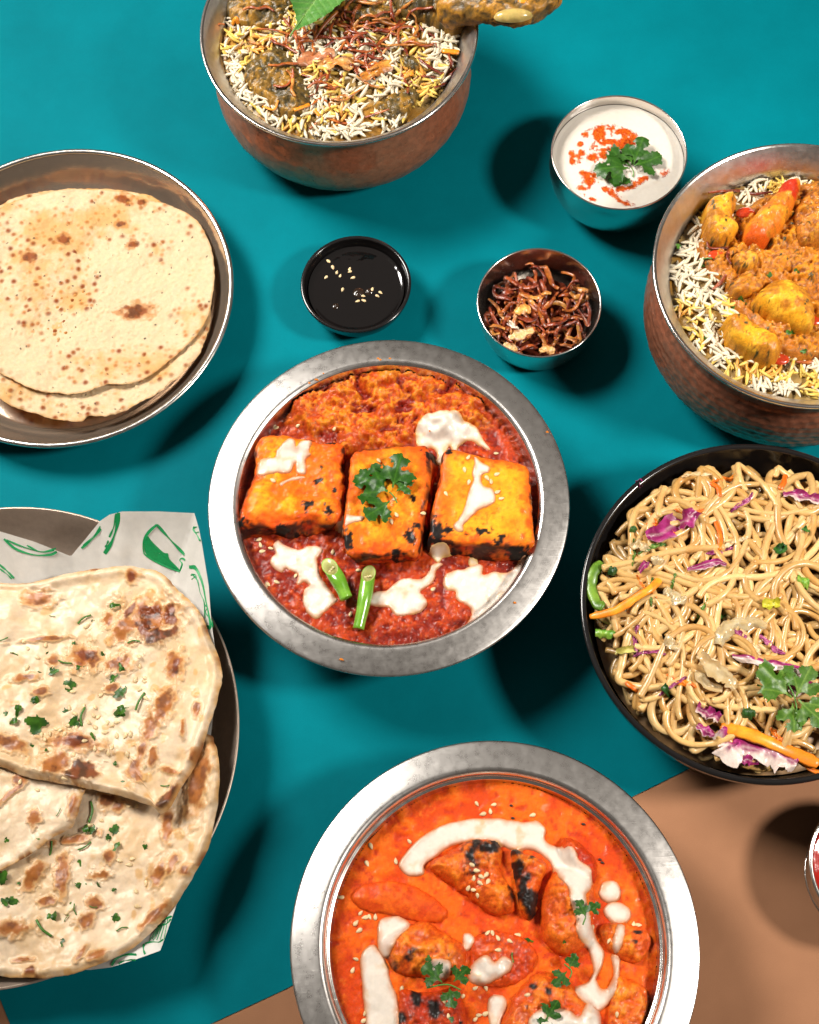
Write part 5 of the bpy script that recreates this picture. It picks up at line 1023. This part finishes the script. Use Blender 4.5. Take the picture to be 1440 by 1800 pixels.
pb = np.array([*(base * sc), 7.25]); V, F = tube(curve_pts(np.array([pb + np.array([*ax, 0]) * 1.2 + [0, 0, -.02], pb, pb - np.array([*ax, 0]) * .35 - [0, 0, .1]]), 6), .055, 8); mobj('stalk', V, F, M_HERB, e, col=(.16, .30, .07))
bH = bvh_of('H')
def on(bvh, px, lift, z0=6):
    return [np.array(look(bvh, x, y, z0)[0]) + [0, 0, lift + .06 * math.sin(i * 1.9)] for i, (x, y) in enumerate(px)]
ST = [[(240, 120), (310, 125), (380, 140), (420, 165), (415, 205)], [(540, 155), (550, 105), (600, 95), (680, 90), (720, 112)], [(480, 160), (520, 105), (570, 50), (600, 30)], [(640, 10), (720, 22), (770, 0)], [(780, -10), (785, 60), (800, 92)], [(460, 515), (520, 475), (600, 492), (680, 468), (775, 440)],
      [(812, 175), (815, 125), (860, 110), (890, 140), (868, 168), (900, 185), (950, 180)], [(890, 235), (930, 270), (992, 302)], [(650, 300), (640, 270), (700, 240), (712, 200), (690, 175)], [(645, 305), (700, 345), (760, 352)], [(430, 300), (480, 320), (530, 350), (590, 340)], [(520, 190), (570, 165), (640, 150), (700, 160)], [(410, 180), (460, 170), (520, 150)], [(700, 60), (740, 90), (800, 100), (830, 80)], [(540, 380), (580, 330), (590, 300)], [(80, 130), (100, 105), (125, 100)], [(470, 420), (500, 400), (530, 405)], [(860, 330), (900, 310), (960, 310)], [(600, 150), (620, 190), (650, 210)]]
_rg = random.Random(77)
for _ in range(72):
    x, y, hh = 610 + _rg.gauss(0, 160), 165 + _rg.gauss(0, 95), _rg.uniform(0, 6.28); q = []
    for s_ in range(5): q.append((x, y)); hh += _rg.uniform(-.8, .8); x += 34 * math.cos(hh); y += 28 * math.sin(hh)
    ST.append(q)
for i, p in enumerate(ST):
    b, t2 = ON[(0, 1, 0, 2, 1, 0, 0, 3, 1, 2)[i % 10]]; onion_strand(on(bH, h1(p), .12), .10, .6, b, t2, label='curled fried onion shred on the biryani with the mint leaf', group='fried onion shreds on the mint-leaf biryani', seed=500 + i)
for j, (p, w, lab) in enumerate([([(415, 255), (480, 235), (560, 215)], .42, 'broad reddish onion petal in the middle of the mint-leaf biryani'), ([(495, 285), (560, 262), (640, 272)], .34, 'golden onion petal just under the reddish one'), ([(665, 315), (720, 290), (800, 245)], .40, 'glossy amber onion petal near the middle of the biryani')]):
    ribbon(on(bH, h1(p), .25), w * 1.15, .035, flake_col(*[((.42, .15, .06), (.62, .31, .15)), ((.52, .20, .04), (.70, .42, .14)), ((.46, .16, .02), (.66, .33, .06))][j]), M_ONION, 'onion_petal', lab, 'fried onion', None, 560 + j, wav=.09)
for i, (p, w) in enumerate([([(820, 305), (870, 300)], .12), ([(985, 205), (1050, 215)], .17), ([(275, 425), (320, 440), (335, 400)], .07), ([(400, 440), (460, 420)], .12), ([(155, 100), (170, 80), (180, 95)], .14), ([(480, 440), (500, 465)], .1)]):
    V, F = tube(curve_pts(np.array(on(bH, h1(p), .1)), 5), w, 8, .55); mobj('carrot_shred', V, F, food('carrot_shred', (.78, .27, .015), rough=.35, sss=.2, var=(8, .2)) if i == 0 else bpy.data.materials['carrot_shred'], label='orange carrot shred among the rice of the mint-leaf biryani', cat='carrot', group='carrot shreds in the mint-leaf biryani')

# ---- the dark hammered pot
h4 = crop(940, 150, .35)
zI = 6.0
def bedI(X, Y): return zI + .35 * (1 - ((X - cI[0]) ** 2 + (Y - cI[1]) ** 2) / (RI * .87) ** 2) + .12 * fbm(X * .8, Y * .8, seed=95)
def tintI(x, y, rg):
    f = float(fbm(np.array([x * .6]), np.array([y * .6]), seed=96)[0]) + rg.uniform(-.3, .3)
    return WH if f < .3 else YE if f < .8 else ORG
def turmeric(c0, c1, c2, k=.5):
    def fn(X, Y, d, t, f, g):
        C = mixc(c0, c1, sst(-.4, .6, f)); C = mixc(C, c2, sst(.0, .6, -g + .2 * f + k - .5)); C = mixc(C, c2, sst(.3, .02, t) * .6); mm = fbm(X * 1.3, Y * 1.3, seed=int(abs(c0[0] * 1e4)) % 97 + int(k * 50), o=5); C = mixc(C, mixc((.40, .13, .010), (.56, .21, .012), sst(-.3, .5, g)), sst(.05, .4, mm) * .85)
        q = fbm(X * 4, Y * 4, seed=333); return mixc(C, (.03, .035, .010), sst(.55, .8, q))
    return fn
BR2 = (.26, .075, .010)
LI = [([(800, 790), (870, 740), (1000, 640), (1100, 560), (1180, 520), (1350, 470), (1430, 450), (1560, 470), (1660, 700), (1640, 1050), (1500, 1330), (1400, 1390), (1300, 1370), (1180, 1330), (1060, 1200), (980, 1100), (940, 1010), (860, 940)], .55, .9, (.46, .145, .005), (.62, .235, .009), BR2, .45, .24, .22, 'brown turmeric masala mass in the middle of the hammered pot'),
      ([(850, 620), (900, 580), (980, 560), (1012, 600), (992, 680), (1020, 740), (980, 805), (900, 825), (855, 790), (845, 700)], 1.15, .5, (.74, .30, .012), (.82, .43, .03), (.42, .15, .012), .3, .06, .0, 'smooth yellow chicken cube nearest the raita'),
      ([(1035, 790), (1045, 725), (1100, 665), (1200, 565), (1235, 512), (1325, 505), (1312, 600), (1262, 700), (1222, 770), (1130, 832), (1070, 825)], 1.35, .6, (.70, .18, .012), (.80, .33, .02), (.46, .12, .01), .35, .07, .0, 'orange prawn with a red tail end on the masala'),
      ([(1170, 1010), (1260, 995), (1350, 1050), (1402, 1150), (1395, 1240), (1330, 1265), (1200, 1200), (1100, 1140), (1085, 1085)], 1.45, .7, (.76, .34, .015), (.84, .48, .035), (.42, .15, .012), .22, .06, .0, 'rounded bright yellow piece in the lower half of the hammered pot'),
      ([(950, 1180), (1030, 1165), (1120, 1225), (1222, 1285), (1240, 1345), (1180, 1400), (1100, 1375), (1000, 1315), (955, 1260)], 1.0, .55, (.76, .34, .015), (.83, .45, .03), (.46, .17, .012), .25, .05, .0, 'flat yellow chicken piece leaning on the white rice'),
      ([(990, 870), (1050, 850), (1110, 870), (1115, 920), (1060, 950), (1000, 930)], .75, .4, (.60, .24, .02), (.70, .34, .03), BR2, .5, .08, .0, 'small tan chicken nugget in the middle of the masala'),
      ([(1290, 660), (1350, 560), (1430, 520), (1500, 600), (1480, 760), (1400, 830), (1310, 800)], 1.1, .6, (.52, .18, .015), (.64, .28, .02), BR2, .6, .16, .14, 'craggy masala chicken piece at the right edge of the picture'),
      ([(980, 1000), (1060, 960), (1150, 990), (1140, 1050), (1050, 1080), (985, 1060)], .7, .4, (.50, .18, .015), (.62, .27, .02), BR2, .6, .12, .1, 'rough masala clump beside the rounded yellow piece')]
keep = [poly_w(h4(p), zI + .4, 4) for p, *_ in LI]
rice('I', cI, RI * .865, bedI, tintI, 1400, 130, keep, 'biryani in the hammered pot', 'top rice grains of the hammered-pot biryani', 6)
bI0 = bvh_of('I')
for i, (p, hg, w, c0, c1, c2, k, ro, ch, lab) in enumerate(LI):
    cf_ = turmeric(c0, c1, c2, k)
    if i == 2:
        def cf_(X, Y, d, t, f, g, _b=turmeric(c0, c1, c2, k)): return mixc(mixc(_b(X, Y, d, t, f, g), (.66, .10, .008), spots(np.stack([X.ravel(), Y.ravel()], -1), [(940 + 1120 * .35, 150 + 790 * .35, 24, 20)], z=7).reshape(X.shape)), (.58, .03, .006), spots(np.stack([X.ravel(), Y.ravel()], -1), [(940 + 1270 * .35, 150 + 540 * .35, 22, 20)], z=7).reshape(X.shape))
    lump('masala_piece', h4(p), zI + .5, hg, bI0 if i == 0 else None, cf_, M_MASALA if (i in (0, 6, 7)) else M_MEAT, 'I', lab, 'chicken' if i != 2 else 'prawn', 'pieces on the hammered-pot biryani', rough=ro * 1.3, fq=2.0, p=.6, seed=600 + i * 4, chunky=ch, w=w, sink=.3)
bI = bvh_of('I')
for i, p in enumerate([[(870, 545), (950, 540), (1030, 535), (1100, 550), (1190, 545)], [(865, 790), (880, 825), (960, 822), (975, 850)], [(975, 820), (965, 870), (985, 900)], [(1310, 1395), (1370, 1400), (1430, 1385)], [(960, 955), (930, 1000), (890, 1030)]]):
    b, t2 = ON[(3, 1, 3, 0, 1)[i]]; onion_strand(on(bI, h4(p), .12, 7), .09, .6, b, t2, label='dark fried onion shred on the biryani in the hammered pot', group='fried onion shreds on the hammered-pot biryani', seed=700 + i)
herbs([(*h4([q])[0], s) for q, s in [((1250, 1265), 1.2), ((1310, 1245), 1.2), ((1075, 1090), 1.0), ((860, 880), .9), ((845, 920), .8), ((840, 1260), .8), ((1420, 500), 1.2), ((1330, 570), .8), ((1345, 1320), .7), ((1140, 1030), .8), ((1180, 970), .7), ((1020, 1130), .9), ((725, 790), .7), ((1050, 1060), .6), ((1300, 915), .7)]], bI, 'dark wilted coriander bit on the hammered-pot biryani', 'coriander on the hammered-pot biryani', 7)
tom = food('tomato', (.52, .045, .008), rough=.25, coat=.4, sss=.2, var=(6, .2))
for i, (q, s) in enumerate([((1235, 1375), .45), ((910, 850), .4), ((1060, 640), .5), ((1410, 1180), .4)]):
    p, nn = look(bI, *h4([q])[0], 7); V, F, X, Y = disc((0, 0), 0, 1.0, lambda X, Y, T: .5 * np.sqrt(np.clip(1 - T ** 2, 0, 1)) + .1 * fbm(X * 2, Y * 2, seed=i), 24, 10)
    mobj('tomato_bit', V * [s, s * .7, s * .5] + np.array(p) - [0, 0, .03], F, tom, label=['red tomato bit below the flat yellow piece', 'red tomato bit under the yellow chicken cube', 'dark red tomato bit between the cube and the prawn', 'red tomato bit at the right edge of the picture'][i], cat='tomato')

# ================================================================== stir-fried noodles
M_NOOD = food('noodle', rough=.36, spec=.45, coat=.36, coat_rough=.08, sss=.2, sss_col=(1, .7, .4), sss_scale=.15, bump=((18, .08, .02),), var=(5, .10))
NR = .168; rN = RF * .93; rg = random.Random(21); res = .12
G0 = int(2 * rN / res) + 6; HM = np.zeros((G0, G0))
gx, gy = np.meshgrid(cF[0] - rN + res * (np.arange(G0) - 2), cF[1] - rN + res * (np.arange(G0) - 2), indexing='ij')
HM[:] = 3.95 + .75 * (1 - ((gx - cF[0]) ** 2 + (gy - cF[1]) ** 2) / rN ** 2)
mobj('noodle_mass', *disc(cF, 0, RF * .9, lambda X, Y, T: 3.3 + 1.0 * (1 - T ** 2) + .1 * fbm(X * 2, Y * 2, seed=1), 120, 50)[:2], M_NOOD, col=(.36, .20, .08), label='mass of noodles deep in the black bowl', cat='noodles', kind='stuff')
def walk(x, y, h, L, kmax, zig=.25):
    P = [(x, y)]; k = rg.uniform(-kmax, kmax); ds = .3; s = 0
    while s < L:
        k += rg.uniform(-zig, zig); k = max(-kmax, min(kmax, k)); h += k * ds; x += ds * math.cos(h); y += ds * math.sin(h); s += ds
        d = math.hypot(x - cF[0], y - cF[1])
        if d > rN * .965:
            if s > L * .4: break
            a = math.atan2(y - cF[1], x - cF[0]); x, y = cF[0] + rN * .96 * math.cos(a), cF[1] + rN * .96 * math.sin(a); sg = 1 if math.sin(h - a) > 0 else -1; h = a + sg * 2.1; k = sg * kmax * .7
        P.append((x, y))
    return np.array(P)
def drape(P, lift):
    i = np.clip(((P[:, 0] - gx[0, 0]) / res).round().astype(int), 1, G0 - 2); j = np.clip(((P[:, 1] - gy[0, 0]) / res).round().astype(int), 1, G0 - 2)
    z = np.maximum.reduce([HM[i, j], HM[i + 1, j] - .04, HM[i - 1, j] - .04, HM[i, j + 1] - .04, HM[i, j - 1] - .04])
    w = 2; zz = np.array([z[max(0, q - w):q + w + 1].max() for q in range(len(z))])
    for _ in range(3): zz = np.convolve(np.pad(zz, 1, mode='edge'), [.25, .5, .25], 'valid')
    zz = .45 * z + .55 * zz
    for _ in range(2): zz = np.convolve(np.pad(zz, 1, mode='edge'), [.25, .5, .25], 'valid')
    return zz + lift
def mark(P, z):
    i = np.clip(((P[:, 0] - gx[0, 0]) / res).round().astype(int), 1, G0 - 2); j = np.clip(((P[:, 1] - gy[0, 0]) / res).round().astype(int), 1, G0 - 2)
    for a in (-1, 0, 1):
        for b in (-1, 0, 1): np.maximum.at(HM, (i + a, j + b), z + NR * (.62 if a or b else .8))
def tone(): 
    t = rg.random(); return tuple(mixc((.54, .30, .085), (.70, .47, .20), np.array(t)) * rg.uniform(.82, 1.05))
deep = []
for i in range(210):
    a, q = rg.uniform(0, 6.28), rN * math.sqrt(rg.random()) * .95; P = walk(cF[0] + q * math.cos(a), cF[1] + q * math.sin(a), rg.uniform(0, 6.28), rg.uniform(3, 9), .9)
    z = drape(P, NR * .3); mark(P, z * .55 + .45 * (z - .12)); P3 = curve_pts(np.c_[P, z], 2); V, F = tube(P3, NR * rg.uniform(.9, 1.05), 7); c = np.array(tone()) * .62; deep.append((V, F, c))  # lower strands coloured darker, painting in the shade of the gaps
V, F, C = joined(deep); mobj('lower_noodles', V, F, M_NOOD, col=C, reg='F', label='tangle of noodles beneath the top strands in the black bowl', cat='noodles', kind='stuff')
zones = [(1165, 860), (1290, 880), (1390, 900), (1180, 980), (1300, 1000), (1400, 1010), (1120, 1080), (1220, 1120), (1340, 1120), (1430, 1130), (1150, 1220), (1260, 1240), (1380, 1260), (1300, 1330), (1420, 1200), (1090, 1000)]
for i in range(185):
    if i % 2: q = zones[(i // 2) % len(zones)]; x, y, _ = W(q[0] + rg.uniform(-50, 50), q[1] + rg.uniform(-50, 50), 5)
    else: a, q = rg.uniform(0, 6.28), rN * math.sqrt(rg.random()) * .93; x, y = cF[0] + q * math.cos(a), cF[1] + q * math.sin(a)
    d = math.hypot(x - cF[0], y - cF[1])
    if d > rN * .93: x, y = cF[0] + (x - cF[0]) * rN * .93 / d, cF[1] + (y - cF[1]) * rN * .93 / d
    P = walk(x, y, rg.uniform(0, 6.28), rg.choice((2.5, 4, 5, 7, 9, 12)) * rg.uniform(.8, 1.2), rg.choice((.5, .9, 1.3)), .22)
    z = drape(P, NR * .55); mark(P, z - .16); P3 = curve_pts(np.c_[P, z], 3); V, F = tube(P3, NR * rg.uniform(.85, 1.15) * (1 + .12 * fbm(np.arange(len(P3)) * .15, np.zeros(len(P3)), seed=i)), 8, rg.uniform(.8, 1.0))
    f = fbm(V[:, 0] * .8, V[:, 1] * .8, seed=i); C = mixc(tone(), (.48, .22, .05), sst(.0, .8, f) * .6)
    mobj('noodle', V, F, M_NOOD, col=C, reg='F', label='soft pale noodle strand in the tangle filling the black bowl', cat='noodle', group='noodle strands on top of the black bowl')
bF = bvh_of('F')
# ---- vegetables
f6 = crop(1000, 770, .3446)
M_VEG = food('vegetable', rough=.38, spec=.4, coat=.12, coat_rough=.1, sss=.15, sss_col=(1, .6, .4), sss_scale=.15, bump=((12, .15, .03),), var=(8, .12))
M_ONS = food('soft_onion', 'Col', rough=.22, spec=.5, coat=.4, sss=.5, sss_col=(1, .8, .5), sss_scale=.4, var=(3, .08), tl=.2)
def stick(px, w, flat, c0, c1, name, label, cat, group=None, lift=.12, seed=0, mat=None, ends=.7, n=8):
    P = curve_pts(np.array(on(bF, f6(px), lift, 5)), 7); P[:, 2] = np.convolve(np.pad(P[:, 2], 3, mode='edge'), np.ones(7) / 7, 'valid')
    V, F = tube(P, w * np.interp(np.linspace(0, 1, len(P)), [0, .08, .92, 1], [ends, 1, 1, ends]) * (1 + .12 * fbm(np.arange(len(P)) * .3, np.zeros(len(P)), seed=seed + 9)), n, flat)
    V = V + .025 * np.stack([fbm(V[:, 0] * 4, V[:, 1] * 4, V[:, 2] * 4, seed=seed + q) for q in (1, 2, 3)], -1)
    f = fbm(V[:, 0] * 2, V[:, 1] * 2, V[:, 2] * 2, seed=seed); return mobj(name, V, F, mat or M_VEG, col=mixc(c0, c1, sst(-.4, .6, f)), label=label, cat=cat, group=group)
CA, CB = (.74, .20, .012), (.84, .33, .02)
stick([(105, 920), (230, 890), (340, 820), (430, 760), (490, 680)], .2, .45, CA, CB, 'carrot_stick', 'long curved carrot stick poking out near the noodle bowl rim', 'carrot', lift=.22)
stick([(770, 1480), (880, 1510), (1000, 1550), (1130, 1610), (1265, 1670)], .32, .4, CA, CB, 'carrot_stick', 'thick straight carrot stick along the near edge of the noodles', 'carrot', lift=.3)
for i, (p, lab) in enumerate([([(720, 230), (760, 260), (770, 300)], 'carrot bit in the upper middle of the noodles'), ([(750, 430), (770, 500), (770, 570)], 'thin carrot strip sunk among the upper noodles'), ([(1075, 265), (1095, 230), (1105, 190)], 'red carrot sliver near the far rim of the noodle bowl'), ([(1215, 1410), (1260, 1430), (1300, 1445)], 'carrot strip near the coriander leaf in the noodles'), ([(1180, 1650), (1250, 1700), (1310, 1710)], 'carrot strip against the near wall of the noodle bowl'), ([(290, 1250), (320, 1270), (350, 1290)], 'small carrot bit near the lower wall')]):
    stick(p, .13, .5, (.66, .12, .01), CA, 'carrot_stick', lab, 'carrot', lift=.05, seed=i)
def cabbage(px, width, label, seed, wav=.16, lift=.3, edge=.5):
    def cf(A, B, f):
        pale = sst(edge - .3, edge + .25, B + .35 * f); vein = np.exp(-((B - .1 * f) / .12) ** 2) * .4
        return mixc(mixc((.20, .008, .075), (.36, .03, .17), sst(-.4, .6, f)), (.66, .52, .46), np.clip(pale + vein, 0, 1))
    ribbon(on(bF, f6(px), lift, 5), width, .05, cf, M_VEG, 'cabbage_shred', label, 'cabbage', 'red cabbage shreds in the noodles', seed, wav=wav)
cabbage([(390, 510), (460, 500), (540, 460), (600, 425), (645, 385)], .5, 'dark purple cabbage shred with a pointed tip in the upper noodles', 1, edge=1.1)
cabbage([(760, 1500), (800, 1560), (830, 1590), (900, 1590), (1000, 1610), (1090, 1640), (1160, 1665)], .62, 'widest purple and white cabbage piece by the near rim', 2, wav=.12, edge=.15)
cabbage([(650, 1375), (690, 1410), (730, 1420), (765, 1440)], .34, 'short purple cabbage piece above the thick carrot stick', 3, edge=.55)
cabbage([(650, 1470), (690, 1500), (740, 1520)], .24, 'small purple cabbage curl below the short piece', 4, edge=.9)
cabbage([(1090, 300), (1160, 305), (1230, 318), (1300, 325)], .26, 'magenta cabbage sliver near the far side of the noodle bowl', 5, edge=.5)
cabbage([(830, 1120), (920, 1140), (1020, 1160), (1130, 1180), (1190, 1220), (1160, 1260), (1120, 1280)], .22, 'long thin cabbage strip with a purple edge in the lower noodles', 6, wav=.08, edge=.0)
cabbage([(1110, 1290), (1170, 1300), (1220, 1280), (1290, 1265)], .24, 'wavy pale cabbage strip beside the coriander leaf', 7, wav=.2, edge=.1)
cabbage([(600, 680), (680, 660), (750, 640), (800, 655)], .16, 'thin violet cabbage strand across the middle noodles', 8, wav=.05, edge=.9)
cabbage([(340, 250), (355, 245), (375, 250)], .22, 'crumpled cabbage bit stuck to the far wall', 9, wav=.15, edge=1.2)
cabbage([(355, 690), (380, 660), (405, 640)], .18, 'violet cabbage bit half hidden under the upper noodles', 10, edge=1.2)
cabbage([(870, 1660), (910, 1650), (960, 1665)], .2, 'nearly black cabbage curl at the near rim', 11, edge=1.3)
GA, GB = (.10, .26, .02), (.24, .40, .05)
stick([(165, 645), (120, 700), (112, 770), (140, 850), (175, 870)], .28, .4, (.07, .16, .012), (.17, .30, .03), 'pepper_strip', 'curved green pepper strip against the bowl wall', 'pepper', lift=.25)
for i, (p, w, c0, c1, lab) in enumerate([([(1165, 720), (1225, 730)], .36, GA, GB, 'bright green spring onion ring at the right edge'), ([(1050, 560), (1075, 580), (1100, 545)], .3, (.015, .07, .01), (.04, .13, .02), 'dark green spring onion piece in the upper noodles'), ([(885, 1390), (950, 1395)], .36, (.015, .06, .01), (.03, .10, .015), 'square dark green spring onion piece in the lower noodles'), ([(475, 1270), (500, 1300), (520, 1330)], .24, (.015, .06, .01), (.03, .10, .015), 'dark green spring onion strip in the lower left noodles'), ([(135, 990), (180, 1000), (235, 995)], .3, GA, GB, 'light green pepper cube by the bowl wall under the carrot'), ([(985, 860), (1030, 855), (1075, 850)], .32, (.45, .42, .03), (.62, .55, .06), 'yellow green leek bit in the middle noodles'), ([(205, 665), (245, 670)], .3, (.012, .05, .01), (.03, .09, .015), 'dark green bit beside the curved pepper strip'), ([(235, 1100), (280, 1090), (340, 1080)], .24, (.42, .36, .08), (.52, .46, .14), 'olive leek strip near the lower wall'), ([(755, 905), (805, 898)], .2, (.02, .08, .015), (.05, .14, .02), 'small dark green bit in the centre of the noodles'), ([(1190, 465), (1215, 470)], .2, (.03, .14, .02), (.08, .22, .03), 'green speck high in the noodles at the right'), ([(310, 465), (340, 455)], .2, (.02, .08, .015), (.05, .14, .02), 'green speck in a noodle loop near the far wall')]):
    ribbon(on(bF, f6(p if len(p) > 2 else [p[0], ((p[0][0] + p[1][0]) / 2, (p[0][1] + p[1][1]) / 2 + 8), p[1]]), .14, 5), w * .8, .05, lambda A, B, f, c0=c0, c1=c1: mixc(c0, c1, sst(-.4, .6, f + .4 * B)), M_VEG, 'spring_onion', lab, 'spring onion', None, 40 + i, wav=.03, bow=.9, taper=.8)
for i, (p, w, lab) in enumerate([([(760, 1060), (790, 990), (850, 950), (930, 940), (1010, 960)], .42, 'broad translucent onion slice arching over the middle noodles'), ([(660, 1110), (720, 1180), (800, 1230), (840, 1290)], .42, 'translucent onion slice below the broad arch'), ([(490, 770), (520, 800), (560, 830), (600, 815)], .34, 'translucent onion flake left of the middle noodles'), ([(300, 550), (330, 545), (370, 560), (410, 580)], .3, 'translucent onion flake under the purple cabbage tip'), ([(420, 610), (450, 630), (480, 620)], .3, 'clear onion cube above the long carrot'), ([(640, 1200), (700, 1270), (780, 1290)], .3, 'onion strip among the lower noodles'), ([(510, 1010), (520, 1060), (560, 1080)], .28, 'lilac onion curl in the lower noodles')]):
    ribbon(on(bF, f6(p), .2, 5), w * .85, .05, lambda A, B, f: mixc((.62, .42, .20), (.72, .54, .30), sst(-.4, .6, f)), M_ONS, 'onion_slice', lab, 'onion', 'onion slices in the noodles', 70 + i, wav=.07, bow=.5)
sprig('coriander_sprig', 'large pale coriander leaf in the lower noodles', f6([(1150, 1330)])[0], 6.3, [(-.1, .1, 2.3, 2.0, .0), (.1, .1, 1.0, 1.6, .05), (.1, -.1, 5.4, 1.6, .1), (-.1, -.2, 4.6, 1.4, .0)], [(-.2, .7, .1), (0, 0, .12), (.05, -1.3, .05)], 31, dark=(.05, .13, .010), light=(.19, .31, .05))
# seeds([(1100 + random.uniform(0, 320), 850 + random.uniform(0, 450)) for _ in range(0)], bF, '', '')

rg2 = random.Random(5)
for i in range(26):
    a, q = rg2.uniform(1.6, 5.0), RF * rg2.uniform(.15, .85); x, y = cF[0] + q * math.cos(a), cF[1] + q * math.sin(a); hh = rg2.uniform(0, 6.28); P = []
    for s_ in range(5):
        h_ = bF.ray_cast(Vector((x, y, 30)), Vector((0, 0, -1)))[0]; P.append((x, y, (h_.z if h_ else 5) + .03)); hh += rg2.uniform(-.5, .5); x += .38 * math.cos(hh); y += .38 * math.sin(hh)
    k = i % 4; c0, c1 = [((.62, .12, .008), (.76, .24, .012)), ((.20, .01, .09), (.42, .10, .22)), ((.05, .13, .012), (.14, .26, .03)), ((.58, .40, .20), (.68, .52, .32))][k]
    ribbon(P, rg2.uniform(.07, .13), .03, lambda A, B, f, c0=c0, c1=c1: mixc(c0, c1, sst(-.4, .6, f)), M_VEG, 'vegetable_shred', ['thin orange carrot shred', 'thin purple cabbage shred', 'thin green pepper shred', 'thin pale onion shred'][k] + ' woven among the noodles', 'vegetable', 'thin vegetable shreds in the noodles', 200 + i, wav=.03)
